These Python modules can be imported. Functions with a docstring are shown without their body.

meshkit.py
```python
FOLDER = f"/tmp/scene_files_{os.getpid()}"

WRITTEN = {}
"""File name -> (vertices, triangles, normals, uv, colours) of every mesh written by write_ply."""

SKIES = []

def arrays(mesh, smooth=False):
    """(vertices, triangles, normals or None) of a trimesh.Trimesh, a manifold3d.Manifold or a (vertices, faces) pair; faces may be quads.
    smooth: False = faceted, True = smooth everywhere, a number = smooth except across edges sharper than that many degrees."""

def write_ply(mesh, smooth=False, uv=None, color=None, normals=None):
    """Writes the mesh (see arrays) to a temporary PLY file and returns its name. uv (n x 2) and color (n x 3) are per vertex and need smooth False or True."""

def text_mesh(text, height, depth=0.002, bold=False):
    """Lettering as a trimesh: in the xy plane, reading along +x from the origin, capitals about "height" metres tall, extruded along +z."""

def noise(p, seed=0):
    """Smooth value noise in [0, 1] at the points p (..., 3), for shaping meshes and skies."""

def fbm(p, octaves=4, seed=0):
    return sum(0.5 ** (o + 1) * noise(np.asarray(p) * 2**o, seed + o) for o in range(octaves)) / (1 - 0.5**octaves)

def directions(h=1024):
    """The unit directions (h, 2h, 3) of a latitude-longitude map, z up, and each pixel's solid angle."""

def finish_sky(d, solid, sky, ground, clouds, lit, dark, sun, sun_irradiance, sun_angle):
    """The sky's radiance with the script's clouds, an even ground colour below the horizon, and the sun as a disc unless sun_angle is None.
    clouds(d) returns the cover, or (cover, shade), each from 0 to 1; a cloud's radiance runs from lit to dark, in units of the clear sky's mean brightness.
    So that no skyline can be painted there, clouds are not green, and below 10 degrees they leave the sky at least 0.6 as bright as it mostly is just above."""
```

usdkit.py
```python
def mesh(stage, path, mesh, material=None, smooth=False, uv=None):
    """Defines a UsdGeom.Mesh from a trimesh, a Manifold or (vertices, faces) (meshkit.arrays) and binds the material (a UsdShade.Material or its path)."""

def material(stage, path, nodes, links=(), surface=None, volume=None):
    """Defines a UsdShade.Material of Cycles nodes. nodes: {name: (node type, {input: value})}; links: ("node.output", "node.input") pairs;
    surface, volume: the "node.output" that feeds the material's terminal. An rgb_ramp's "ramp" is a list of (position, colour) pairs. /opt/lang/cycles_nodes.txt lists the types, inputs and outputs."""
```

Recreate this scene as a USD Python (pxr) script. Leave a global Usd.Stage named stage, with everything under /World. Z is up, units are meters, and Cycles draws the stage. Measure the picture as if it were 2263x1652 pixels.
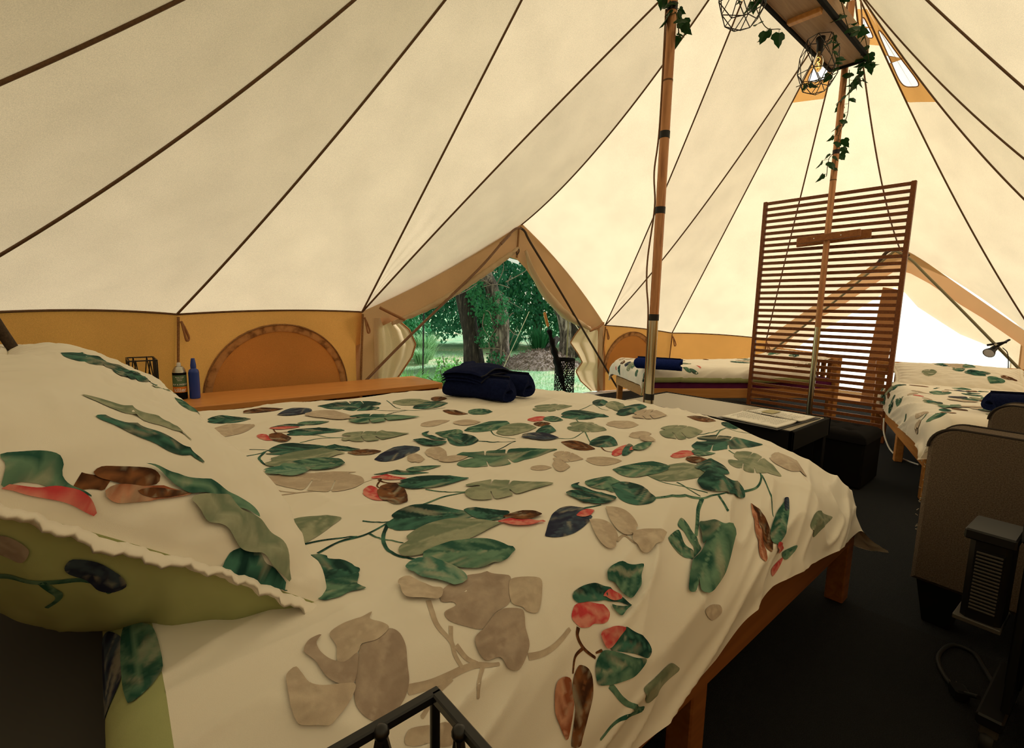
import math, random
import numpy as np, trimesh, usdkit, meshkit
from scipy.spatial import Delaunay
from shapely.geometry import Polygon, Point
from shapely import contains_xy
from pxr import Usd, UsdGeom, UsdLux, UsdShade, Gf, Sdf, Vt

stage = Usd.Stage.CreateInMemory()
UsdGeom.SetStageUpAxis(stage, 'Z')
UsdGeom.SetStageMetersPerUnit(stage, 1.0)
UsdGeom.Xform.Define(stage, '/World')
A3 = lambda *a: np.array(a, float)

# ---------------------------------------------------------------- camera, sky, sun, exposure
# world: x along the tent's ridge, y across it towards the open side door, z up; the camera stands beside the big bed
EXPOSURE = 0.6
PITCH, ROLL, YAW = math.atan(143 / 1070.0), math.radians(1.2), math.radians(49.2)
F = A3(0, math.cos(PITCH), -math.sin(PITCH)); U = A3(0, math.sin(PITCH), math.cos(PITCH)); R = A3(1, 0, 0)
R, U = math.cos(ROLL) * R + math.sin(ROLL) * U, -math.sin(ROLL) * R + math.cos(ROLL) * U
TURN = np.array([[math.sin(YAW), math.cos(YAW), 0], [-math.cos(YAW), math.sin(YAW), 0], [0, 0, 1]])
R, U, F = TURN @ R, TURN @ U, TURN @ F
cam = UsdGeom.Camera.Define(stage, '/World/camera')
cam.CreateFocalLengthAttr(36.0 * 1070 / 2263)
cam.CreateHorizontalApertureAttr(36.0)
cam.CreateClippingRangeAttr(Gf.Vec2f(0.03, 2000))
cam.CreateExposureAttr(EXPOSURE)
cam.AddTransformOp().Set(Gf.Matrix4d(*R, 0, *U, 0, *(-F), 0, 0, 0, 1.05, 1))

SKY_STRENGTH, SUN_INTENSITY = 0.050, 49.0
sky = usdkit.material(stage, '/World/Looks/sky', {
    's': ('sky_texture', {'sky_type': 'multiple_scattering', 'sun_elevation': math.radians(42), 'sun_rotation': math.radians(80), 'sun_disc': False, 'aerosol_density': 2.0}),
    'h': ('hsv', {'saturation': 0.12, 'value': 1.0}),
    'w': ('mix', {'mix_type': 'multiply', 'fac': 1.0, 'color2': (1.0, .89, .69)}),               # a hazy, warm-white sky
    'b': ('background_shader', {'strength': SKY_STRENGTH})},
    [('s.color', 'h.color'), ('h.color', 'w.color1'), ('w.color', 'b.color')], surface='b.background')
dome = UsdLux.DomeLight.Define(stage, '/World/sky_dome')
UsdShade.MaterialBindingAPI.Apply(dome.GetPrim()).Bind(sky)
sun = UsdLux.DistantLight.Define(stage, '/World/sun')
sun.CreateIntensityAttr(SUN_INTENSITY)
sun.CreateAngleAttr(9.0)
sun.CreateColorAttr(Gf.Vec3f(1.0, 0.98, 0.95))
SUN_DIR = A3(0.72, 0.14, 0.68)                                # from the ground towards the sun, beyond the far end of the tent
def aim(direction):
    z = np.asarray(direction, float); z = z / np.linalg.norm(z)
    x = np.cross([0, 0, 1.0], z); x /= np.linalg.norm(x); y = np.cross(z, x)
    return Gf.Matrix4d(*x, 0, *y, 0, *z, 0, 0, 0, 0, 1)
sun.AddTransformOp().Set(aim(SUN_DIR))

# ---------------------------------------------------------------- helpers
used = {}
def numbered(parent, name):
    k = used.get((parent, name), 0); used[(parent, name)] = k + 1
    return f'{parent}/{name}' if k == 0 else f'{parent}/{name}_{k:03d}'

def tag(prim, label=None, cat=None, group=None, kind=None):
    for k, v in (('label', label), ('category', cat), ('group', group), ('kind', kind)):
        if v: prim.SetCustomDataByKey(k, v)
    return prim

def thing(name, label, cat, loc=(0, 0, 0), rz=0.0, group=None, kind=None):
    x = UsdGeom.Xform.Define(stage, numbered('/World', name))
    x.AddTranslateOp().Set(Gf.Vec3d(*map(float, loc)))
    if rz: x.AddRotateZOp().Set(float(rz))
    return tag(x.GetPrim(), label, cat, group, kind)

def obj(name, mesh, m, parent=None, label=None, cat=None, group=None, kind=None, smooth=30, col=None, sub=False):
    base = str(parent.GetPath()) if parent is not None else '/World'
    p = numbered(base, name)
    if isinstance(mesh, MB): mesh = mesh.mesh()
    g = usdkit.mesh(stage, p, mesh, M[m] if isinstance(m, str) else m, smooth=(True if col is not None else smooth))
    if col is not None:
        UsdGeom.PrimvarsAPI(g).CreatePrimvar('Col', Sdf.ValueTypeNames.Color3fArray, 'vertex').Set(Vt.Vec3fArray.FromNumpy(np.asarray(col, np.float32)))
    return tag(g.GetPrim(), label, cat, group, kind)

def copy_of(src, loc, rz=0.0, label=None, group=None, name=None):
    was = src.GetCustomData()
    nm = name or src.GetName()
    x = UsdGeom.Xform.Define(stage, numbered('/World', nm))
    p = x.GetPrim()
    p.GetReferences().AddInternalReference(src.GetPath())
    x.ClearXformOpOrder()
    x.MakeMatrixXform().Set(Gf.Matrix4d().SetRotate(Gf.Rotation(Gf.Vec3d(0, 0, 1), float(rz))) * Gf.Matrix4d().SetTranslate(Gf.Vec3d(*map(float, loc))))
    tag(p, label or was.get('label'), was.get('category'), group or was.get('group'))
    p.SetInstanceable(True)
    return p

class MB:
    """Collects shapes that become one mesh."""
    def __init__(s): s.v, s.f, s.n = [], [], 0
    def add(s, v, f):
        v = np.asarray(v, float); f = np.asarray(f, int)
        if f.shape[1] == 4: f = np.vstack([f[:, [0, 1, 2]], f[:, [0, 2, 3]]])
        s.v.append(v); s.f.append(f + s.n); s.n += len(v); return s
    def tm(s, m, T=None):
        v = np.array(m.vertices)
        if T is not None: v = v @ np.asarray(T)[:3, :3].T + np.asarray(T)[:3, 3]
        return s.add(v, m.faces)
    def box(s, c, size, ax=None, bevel=0.004):
        """A box with chamfered edges about c; ax: three axis vectors."""
        h = np.asarray(size, float) / 2; b = min(bevel, 0.3 * h.min())
        P = []
        for k in range(3):
            q = h - b; q = q.copy(); q[k] = h[k]
            for sx in (-1, 1):
                for sy in (-1, 1):
                    for sz in (-1, 1): P.append(q * (sx, sy, sz))
        m = trimesh.convex.convex_hull(np.array(P)); v = np.array(m.vertices)
        if ax is not None: v = v @ np.asarray(ax, float)
        return s.add(v + np.asarray(c, float), m.faces)
    def bar(s, a, b, w, d, up=(0, 0, 1), bevel=0.003, ext=0.0):
        """A bar of rectangular section from a to b: w across, d along up."""
        a, b = np.asarray(a, float), np.asarray(b, float); x = b - a; L = np.linalg.norm(x); x /= L
        y = np.cross(up, x); y /= np.linalg.norm(y); z = np.cross(x, y)
        return s.box((a + b) / 2, (L + 2 * ext, w, d), (x, y, z), bevel)
    def tube(s, P, r, sides=8, closed=False, caps=True):
        P = np.asarray(P, float); n = len(P)
        t = np.gradient(P, axis=0) if not closed else np.roll(P, -1, 0) - np.roll(P, 1, 0)
        t /= np.linalg.norm(t, axis=1, keepdims=True) + 1e-12
        a = np.cross(t[0], [0, 0, 1.0] if abs(t[0][2]) < .9 else [1.0, 0, 0]); fr = []
        for i in range(n):
            a = a - t[i] * (a @ t[i]); a /= np.linalg.norm(a) + 1e-12; fr.append(a)
        fr = np.array(fr); b = np.cross(t, fr); r = np.broadcast_to(r, (n,))
        th = np.arange(sides) * 2 * np.pi / sides
        v = P[:, None] + r[:, None, None] * (np.cos(th)[None, :, None] * fr[:, None] + np.sin(th)[None, :, None] * b[:, None])
        v = v.reshape(-1, 3); F_ = []
        m = n if closed else n - 1
        for i in range(m):
            for j in range(sides):
                k = (j + 1) % sides; i2 = (i + 1) % n
                F_.append((i * sides + j, i * sides + k, i2 * sides + k, i2 * sides + j))
        s.add(v, F_)
        if caps and not closed:
            for e, sg in ((0, -1), (n - 1, 1)):
                ring = v[e * sides:(e + 1) * sides]
                tri = [(0, j, j + 1) if sg > 0 else (0, j + 1, j) for j in range(1, sides - 1)]
                s.add(ring, tri)
        return s
    def lathe(s, prof, c=(0, 0, 0), sides=24, ax=None):
        """prof: (radius, height) pairs about the z axis through c (or the frame ax)."""
        prof = np.asarray(prof, float); th = np.arange(sides) * 2 * np.pi / sides
        v = np.stack([prof[:, 0, None] * np.cos(th), prof[:, 0, None] * np.sin(th), np.repeat(prof[:, 1, None], sides, 1)], -1).reshape(-1, 3)
        F_ = [(i * sides + j, i * sides + (j + 1) % sides, (i + 1) * sides + (j + 1) % sides, (i + 1) * sides + j) for i in range(len(prof) - 1) for j in range(sides)]
        if ax is not None: v = v @ np.asarray(ax, float)
        return s.add(v + np.asarray(c, float), F_)
    def grid(s, P, flip=False):
        """A quad sheet from points (n, m, 3)."""
        n, m = P.shape[:2]; i, j = np.meshgrid(np.arange(n - 1), np.arange(m - 1), indexing='ij')
        q = np.stack([i * m + j, (i + 1) * m + j, (i + 1) * m + j + 1, i * m + j + 1], -1).reshape(-1, 4)
        return s.add(P.reshape(-1, 3), q[:, ::-1] if flip else q)
    def poly(s, poly2, place, t=0.0):
        """A flat polygon (shapely), place(x, y) -> 3d point; extruded by the vector t when given."""
        for g in getattr(poly2, 'geoms', [poly2]):
            v2, f = trimesh.creation.triangulate_polygon(g, engine='earcut')
            v = np.array([place(x, y) for x, y in v2])
            if np.ndim(t) == 0: s.add(v, f); continue
            t_ = np.asarray(t, float); s.add(v, f); s.add(v + t_, np.asarray(f)[:, ::-1])
            for ring in [g.exterior, *g.interiors]:
                c = np.array([place(x, y) for x, y in ring.coords]); k = len(c) - 1
                w = np.vstack([c[:-1], c[:-1] + t_]); s.add(w, [(i, (i + 1) % k, k + (i + 1) % k, k + i) for i in range(k)])
        return s
    def mesh(s): return (np.vstack(s.v), np.vstack(s.f))
    def turned(s, rz, loc):
        c, sn = math.cos(rz), math.sin(rz); T = np.array([[c, -sn, 0], [sn, c, 0], [0, 0, 1]])
        s.v = [x @ T.T + np.asarray(loc, float) for x in s.v]; return s

def curve(pts, n=24):
    """A smooth Catmull-Rom line through pts."""
    P = np.asarray(pts, float); Q = np.vstack([2 * P[0] - P[1], P, 2 * P[-1] - P[-2]]); out = []
    for i in range(len(P) - 1):
        for t in np.linspace(0, 1, max(2, n // (len(P) - 1)), endpoint=False):
            a, b, c, d = Q[i:i + 4]
            out.append(.5 * (2 * b + (c - a) * t + (2 * a - 5 * b + 4 * c - d) * t ** 2 + (3 * b - a - 3 * c + d) * t ** 3))
    return np.array(out + [P[-1]])
lin = lambda a, b, n: np.linspace(np.asarray(a, float), np.asarray(b, float), n)

# ---------------------------------------------------------------- materials
M = {}
def mk(name, nodes, links, surface): M[name] = usdkit.material(stage, f'/World/Looks/{name}', nodes, links, surface=surface)
def plain(name, col, rough=.6, spec=.4, metal=0.0, noise=None, bump=None, sheen=0.0, **kw):
    """A principled surface; noise = (scale, second colour, (stretch)), bump = (scale, strength, distance)."""
    N = {'p': ('principled_bsdf', {'base_color': col, 'roughness': rough, 'specular_ior_level': spec, 'metallic': metal, 'sheen_weight': sheen, **kw})}; L = []
    if noise or bump: N['tc'] = ('texture_coordinate', {})
    if noise:
        sc, c2, st = noise if len(noise) == 3 else (*noise, (1, 1, 1))
        N['mp'] = ('mapping', {'scale': st}); N['n'] = ('noise_texture', {'scale': sc, 'detail': 5.0, 'roughness': .6}); N['r'] = ('rgb_ramp', {'ramp': [(.3, col), (.7, c2)]})
        L += [('tc.object', 'mp.vector'), ('mp.vector', 'n.vector'), ('n.fac', 'r.fac'), ('r.color', 'p.base_color')]
    if bump:
        N['bn'] = ('noise_texture', {'scale': bump[0], 'detail': 3.0}); N['b'] = ('bump', {'strength': bump[1], 'distance': bump[2]})
        L += [('tc.object', 'bn.vector'), ('bn.fac', 'b.height'), ('b.normal', 'p.normal')]
    mk(name, N, L, 'p.BSDF')
def canvas(name, refl, trans, fac, scale=260.0, var=.12, coarse=None):
    """Woven tent cloth: light falls through it. fac = share that passes."""
    N = {'tc': ('texture_coordinate', {}), 'n': ('noise_texture', {'scale': scale, 'detail': 2.0}), 'n2': ('noise_texture', {'scale': 3.0, 'detail': 4.0}),
         'm1': ('map_range', {'from_min': .3, 'from_max': .7, 'to_min': 1 - var, 'to_max': 1 + var * .6}),
         'm2': ('map_range', {'from_min': .3, 'from_max': .7, 'to_min': .93, 'to_max': 1.05}),
         'mm': ('math', {'math_type': 'multiply'}), 'cr': ('hsv', {'color': refl}), 'ct': ('hsv', {'color': trans}),
         'd': ('diffuse_bsdf', {}), 't': ('translucent_bsdf', {}), 'x': ('mix_closure', {'fac': fac}), 'b': ('bump', {'strength': .25, 'distance': .002})}
    L = [('tc.object', 'n.vector'), ('tc.object', 'n2.vector'), ('n.fac', 'm1.value'), ('n2.fac', 'm2.value'), ('m1.result', 'mm.value1'), ('m2.result', 'mm.value2'),
         ('mm.value', 'cr.value'), ('mm.value', 'ct.value'), ('cr.color', 'd.color'), ('ct.color', 't.color'), ('n.fac', 'b.height'), ('b.normal', 'd.normal'), ('d.BSDF', 'x.closure1'), ('t.BSDF', 'x.closure2')]
    mk(name, N, L, 'x.closure')
def printed(name, rough=.85, trans=0.0, bump=(900.0, .15, .001)):
    """Cloth or print whose colour is the mesh's own 'Col'."""
    N = {'a': ('attribute', {'attribute': 'Col'}), 'tc': ('texture_coordinate', {}), 'n': ('noise_texture', {'scale': 60.0, 'detail': 5.0, 'roughness': .65}), 'm': ('map_range', {'from_min': .25, 'from_max': .75, 'to_min': .9, 'to_max': 1.1}),
         'h': ('hsv', {}), 'p': ('principled_bsdf', {'roughness': rough, 'specular_ior_level': .15, 'sheen_weight': .0}), 'bn': ('noise_texture', {'scale': bump[0]}), 'b': ('bump', {'strength': bump[1], 'distance': bump[2]})}
    L = [('tc.object', 'n.vector'), ('n.fac', 'm.value'), ('m.result', 'h.value'), ('a.color', 'h.color'), ('h.color', 'p.base_color'), ('tc.object', 'bn.vector'), ('bn.fac', 'b.height'), ('b.normal', 'p.normal')]
    if trans:
        N['t'] = ('translucent_bsdf', {}); N['x'] = ('mix_closure', {'fac': trans}); L += [('h.color', 't.color'), ('p.BSDF', 'x.closure1'), ('t.BSDF', 'x.closure2')]
    mk(name, N, L, 'x.closure' if trans else 'p.BSDF')
def wood(name, c1, c2, scale=(3, 60, 60), rough=.5, knots=None):
    N = {'tc': ('texture_coordinate', {}), 'mp': ('mapping', {'scale': scale}), 'n': ('noise_texture', {'scale': 1.0, 'detail': 6.0, 'roughness': .6, 'distortion': .6}), 'r': ('rgb_ramp', {'ramp': [(.3, c1), (.7, c2)]}),
         'p': ('principled_bsdf', {'roughness': rough, 'specular_ior_level': .35}), 'b': ('bump', {'strength': .15, 'distance': .002})}
    L = [('tc.object', 'mp.vector'), ('mp.vector', 'n.vector'), ('n.fac', 'r.fac'), ('n.fac', 'b.height'), ('b.normal', 'p.normal')]
    if knots:
        N['v'] = ('voronoi_texture', {'scale': 5.0, 'feature': 'f1'}); N['kr'] = ('rgb_ramp', {'ramp': [(0.0, (1, 1, 1)), (.045, (1, 1, 1)), (.075, (0, 0, 0))]}); N['mx'] = ('mix', {'color2': knots})
        L += [('tc.object', 'v.vector'), ('v.distance', 'kr.fac'), ('kr.color', 'mx.fac'), ('r.color', 'mx.color1'), ('mx.color', 'p.base_color')]
    else: L += [('r.color', 'p.base_color')]
    mk(name, N, L, 'p.BSDF')

canvas('roof_canvas', (.80, .665, .47), (.84, .70, .485), .55)
canvas('shaded_wall_canvas', (.74, .37, .12), (.64, .30, .075), .35)  # darker, oranger than the roof: the walls' lack of sun put into the colour
canvas('gable_canvas', (.48, .26, .13), (.58, .31, .14), .35)
canvas('tape_canvas', (.40, .22, .10), (.30, .14, .05), .25, scale=120.0, var=.3)
canvas('patch_canvas', (.55, .30, .12), (.72, .36, .10), .45)
canvas('white_mesh', (.85, .87, .88), (.92, .94, .96), .62)
canvas('pale_canvas', (.62, .60, .56), (.60, .58, .52), .4)
plain('seam_brown', (.10, .050, .022), .8, noise=(90, (.16, .085, .04)))
plain('pole_brown', (.16, .075, .03), .38, noise=(30, (.22, .11, .05), (1, 1, .1)))
plain('webbing', (.035, .022, .014), .85, noise=(160, (.08, .05, .03)))
plain('carpet', (.013, .0135, .015), .95, .1, noise=(420, (.034, .035, .038)), bump=(500, .9, .006))
plain('carpet_far', (.015, .017, .020), .95, .1, noise=(400, (.036, .040, .046)), bump=(500, .9, .006))
plain('groundsheet', (.62, .64, .70), .5)
plain('black_wire', (.006, .006, .007), .35, .5)
plain('black_plastic', (.007, .007, .008), .45, .3)
plain('matt_black', (.006, .006, .0065), .8, .12)
plain('tape_black', (.008, .008, .009), .5)
plain('chrome', (.65, .65, .62), .22, metal=1.0)
plain('rubber', (.012, .012, .012), .6)
# ---------------------------------------------------------------- the tent
PA, PB, PM = A3(2.3, 1.5, 4.0), A3(4.86, 1.5, 3.72), A3(3.57, 1.5, 3.86)          # the two peaks and the middle of the ridge
def on_ring(cx, deg, z, r=2.56): return A3(cx + r * math.cos(math.radians(deg)), 1.5 + r * math.sin(math.radians(deg)), z)
LL, LM, DL, DR, RM, EL, ER = A3(-.7, 3.4, .95), A3(.425, 3.95, .973), A3(1.745, 4.0, 1.004), A3(5.029, 4.0, .871), A3(6.149, 3.705, .769), A3(7.03, 2.783, .72), A3(7.03, .221, .832)
APEX, END_APEX = A3(3.571, 4.05, 1.953), A3(7.25, 1.452, 1.813)
RN, NR, NL, LC, LN, LB = A3(6.1, -.75, .85), A3(5.0, -1.0, .9), A3(1.745, -1.06, .95), A3(-.4, -.7, .95), A3(-1.25, .6, .98), A3(-1.25, 2.45, .97)
NAPEX = A3(3.45, -1.1, 1.9)
NS = 40
def seam_line(a, b, sag):
    t = np.linspace(0, 1, NS)[:, None]
    return a + (b - a) * t - 4 * t * (1 - t) * sag * A3(0, 0, 1)
# (foot, head, sag, is the dark piping seen) in order round the tent, beginning behind the big bed's head
SEAMS = [(LL, PA, .25), (LM, PA, .12), (DL, PA, 0.0), (DL, PM, -.05), (APEX, PM, .22), (DR, PM, .10), (DR, PB, .18), (RM, PB, 0.0), (EL, PB, -.06), (END_APEX, PB, .24), (ER, PB, .14),
         (RN, PB, .32), (NR, PB, .30), (NR, PM, .12), (NAPEX, PM, .3), (NL, PM, .15), (NL, PA, .15), (LC, PA, .18), (LN, PA, .2), (LB, PA, .25), (LL, PA, .25)]
LINES = [seam_line(*s) for s in SEAMS]
# how far the lower edge of each panel bows up (+) or down between its two feet
EDGE = [.035, .02, 0, -.05, .085, 0, .015, .02, .04, .06, .02, .03, 0, .02, .02, 0, .03, .03, .03, .03]
ceiling = tag(UsdGeom.Xform.Define(stage, '/World/ceiling').GetPrim(), 'cream canvas tent roof of tapering panels that rise to two poles', None, None, 'structure')
NA = 13
def panel(i, lift=0.0):
    a, b = LINES[i], LINES[i + 1]; s = np.linspace(0, 1, NA)[None, :, None]; t = np.linspace(0, 1, NS)[:, None, None]
    P = a[:, None] * (1 - s) + b[:, None] * s
    w = np.linalg.norm(b - a, axis=1)[:, None, None]
    P = P + A3(0, 0, 1) * (4 * s * (1 - s)) * (EDGE[i] * (1 - t) ** 3 + .018 * w * t * (1 - t))
    # soft tension folds that run up from the lower corners
    ang = np.arctan2(1 - s, t * 6 + .05)
    fold = .006 * np.exp(-t * 4) * np.minimum(1, t * 14) * (np.sin(ang * 26 + i) + np.sin((np.arctan2(s, t * 6 + .05)) * 22 + 2 * i)) * (4 * s * (1 - s))
    return P + A3(0, 0, 1) * (fold + lift)
VENTS = {7: (30, 37, (.86, .5, .048, .30)), 10: (29, 37, (.842, .5, .062, .32)), 9: (34, 37, (.91, .5, .022, .25))}      # panel: rows cut out, (centre, half sizes) of the netted hole
for i in range(len(SEAMS) - 1):
    P = panel(i)
    if i in VENTS:
        r0, r1, _ = VENTS[i]; obj('roof_panel', MB().grid(P[:r0 + 1]).grid(P[r1:]), 'roof_canvas', ceiling, smooth=True)
    else: obj('roof_panel', MB().grid(P), 'roof_canvas', ceiling, smooth=True)
for (a, b, s), L in list(zip(SEAMS, LINES))[:-1]:
    obj('seam', MB().tube(L - A3(0, 0, .006), np.linspace(.0075, .0065, NS), 6), 'seam_brown', ceiling, smooth=True)
# vents near the peaks: a tan patch let into the panel round a white net opening
from scipy.interpolate import RegularGridInterpolator
for i, (r0, r1, (tc, sc, ht, hs)) in VENTS.items():
    g = RegularGridInterpolator((np.linspace(0, 1, NS), np.linspace(0, 1, NA)), panel(i)); at = lambda t, s: g(np.stack([np.asarray(t, float), np.asarray(s, float)], -1))
    t0, t1 = r0 / (NS - 1), r1 / (NS - 1); th = np.linspace(0, 2 * np.pi, 65); c, n = np.cos(th), np.sin(th); k = (abs(c) ** 4 + abs(n) ** 4) ** -.25
    hole = np.stack([tc + ht * k * c, sc + hs * k * n * (1 - .35 * c * k)], -1)
    d = np.stack([c * ht, n * hs], -1); big = np.minimum(np.where(d[:, 0] > 0, (t1 - tc), (t0 - tc)) / np.where(abs(d[:, 0]) < 1e-9, 1e-9, d[:, 0]), np.where(d[:, 1] > 0, (1 - sc), -sc) / np.where(abs(d[:, 1]) < 1e-9, 1e-9, d[:, 1]))
    edge = np.array([tc, sc]) + d * big[:, None] * .9995
    q = np.linspace(0, 1, 7)[:, None, None]; ring = hole[None] * (1 - q) + edge[None] * q; ring = np.clip(ring, [t0, 0], [t1, 1])
    obj('vent_patch', MB().grid(at(ring[..., 0], ring[..., 1])), 'patch_canvas', ceiling, smooth=True)
    net = np.array([tc, sc]) + (hole - [tc, sc])[None] * np.linspace(0.001, 1, 5)[:, None, None]; obj('vent_net', MB().grid(at(net[..., 0], net[..., 1])), 'white_mesh', ceiling, smooth=True)
    obj('vent_edge', MB().tube(at(hole[:-1, 0], hole[:-1, 1]) - A3(0, 0, .004), .004, 5, closed=True), 'tape_canvas', ceiling, smooth=True)

def wall(name, feet, edges, label, skirt=.10, top_strip=True):
    x = tag(UsdGeom.Xform.Define(stage, '/World/' + name).GetPrim(), label, None, None, 'structure')
    def outward(p):
        o = A3(p[0] - min(max(p[0], 2.3), 4.85), p[1] - 1.5, 0); return o / np.linalg.norm(o)
    for k in range(len(feet) - 1):
        a, b, e = feet[k], feet[k + 1], edges[k]
        s = np.linspace(0, 1, 25); top = a + (b - a) * s[:, None]; top[:, 2] += 4 * s * (1 - s) * e
        out = outward(a) * (1 - s[:, None]) + outward(b) * s[:, None]
        rows = []
        for q in np.linspace(0, 1, 11):
            w = top.copy(); w[:, 2] = top[:, 2] * (1 - q) - .01 * q
            w += out * (.08 * q + .012 * math.sin(q * 3.1) + (.010 * np.sin(s * 9 + k) * (4 * s * (1 - s)) * math.sin(q * 3.1))[:, None])
            rows.append(w)
        obj('wall_panel', MB().grid(np.array(rows)), 'shaded_wall_canvas', x, smooth=True)
        obj('eave_piping', MB().tube(top + A3(0, 0, -.004) - out * .006, .0075, 6), 'seam_brown', x, smooth=True)
    for k in range(len(feet)):
        p = feet[k]; out = A3(p[0] - min(max(p[0], 2.3), 4.85), p[1] - 1.5, 0); out /= np.linalg.norm(out); side = A3(-out[1], out[0], 0)
        obj('corner_tape', MB().tube([p - out * .012 + A3(0, 0, -.02) + out * (.08 * q) - A3(0, 0, 1) * p[2] * q * .98 for q in np.linspace(0, 1, 8)], .009, 6), 'tape_canvas', x, smooth=True)
        if k in (0, len(feet) - 1) and name == 'wall_right': continue
        if name == 'wall_front': continue
        sg = -1 if name == 'wall_left' else -1
        q = p - out * .03 + A3(0, 0, -.05)
        loop = curve([q, q + side * .03 * sg + A3(0, 0, -.05), q + side * .055 * sg + A3(0, 0, -.115), q + side * .035 * sg + A3(0, 0, -.13), q + side * .02 * sg + A3(0, 0, -.07), q + side * .005 * sg], 30)
        obj('toggle_loop', MB().tube(loop, .0075, 6), 'gable_canvas', x, smooth=True)
    return x
wall('wall_left', [LL, LM, DL], [.035, .02], 'canvas side wall of the tent behind the bench, shade painted into its tan')
wall('wall_back', [DR, RM, EL], [.015, .02], 'canvas side wall of the tent behind the far bed, shade painted into its tan')
wall('wall_right', [ER, RN, NR], [.02, .03], 'canvas side wall of the tent behind the armchair, shade painted into its tan')
wf = wall('wall_front', [NR, NL, LC, LN, LB, LL], [0, .03, .03, .03, .03], 'canvas side wall of the tent on the camera side, shade painted into its tan')
obj('gable_panel', (np.array([NR, NL, NAPEX]), np.array([[0, 1, 2]])), 'shaded_wall_canvas', wf)

def arch(name, a, b, z0, ztop, c, half, label):
    """A zipped half-round window in the wall between eave corners a and b; c = centre along the wall from 0 to 1."""
    x = tag(UsdGeom.Xform.Define(stage, '/World/' + name).GetPrim(), label, None, None, 'structure')
    d = A3(*(b - a)[:2], 0); L = np.linalg.norm(d); d /= L
    o2 = A3(-d[1], d[0], 0)
    mid = A3(min(max(((a + b) / 2)[0], 2.3), 4.85), 1.5, 0)
    inn = o2 if (mid - a) @ o2 > 0 else -o2
    def at(u, z, off):
        top = a[2] + (b[2] - a[2]) * (u / L); q = max(0.0, 1 - z / top)
        return a * A3(1, 1, 0) + d * u + A3(0, 0, z) - inn * (.08 * q + .012 * math.sin(q * 3.1) - off)
    th = np.linspace(0, math.pi, 49); uc = c * L
    R0, H = half, ztop - z0
    def ring(k, off): return np.array([at(uc - (R0 - k) * math.cos(t), z0 + (H - k) * math.sin(t) ** .92, off) for t in th])
    obj('window_tape', MB().grid(np.array([ring(0, .018), ring(.012, .024), ring(.05, .024), ring(.062, .018)])), 'arch_tape', x, smooth=True)
    obj('zip_cord', MB().tube(ring(.008, .028), .005, 5), 'tape_canvas', x, smooth=True)
    obj('window_flap', MB().grid(np.array([ring(.06, .014), ring(R0 * .5, .016), ring(R0 * .98, .018)])), 'shaded_wall_canvas', x, smooth=True)
    return x
N_ = {'tc': ('texture_coordinate', {}), 'n': ('noise_texture', {'scale': 16.0, 'detail': 3.0}), 'r': ('rgb_ramp', {'ramp': [(.36, (.62, .34, .15)), (.50, (.52, .28, .12)), (.60, (.33, .17, .075)), (.72, (.22, .11, .05))]}),
      'd': ('diffuse_bsdf', {}), 't': ('translucent_bsdf', {}), 'x': ('mix_closure', {'fac': .25})}
mk('arch_tape', N_, [('tc.object', 'n.vector'), ('n.fac', 'r.fac'), ('r.color', 'd.color'), ('r.color', 't.color'), ('d.BSDF', 'x.closure1'), ('t.BSDF', 'x.closure2')], 'x.closure')
arch('window_1', LM, DL, .32, .905, .50, .54, 'zipped half-round canvas window in the wall above the bench')
arch('window_2', DR, RM, .25, .79, .40, .44, 'zipped half-round canvas window in the wall behind the front pole')

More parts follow.
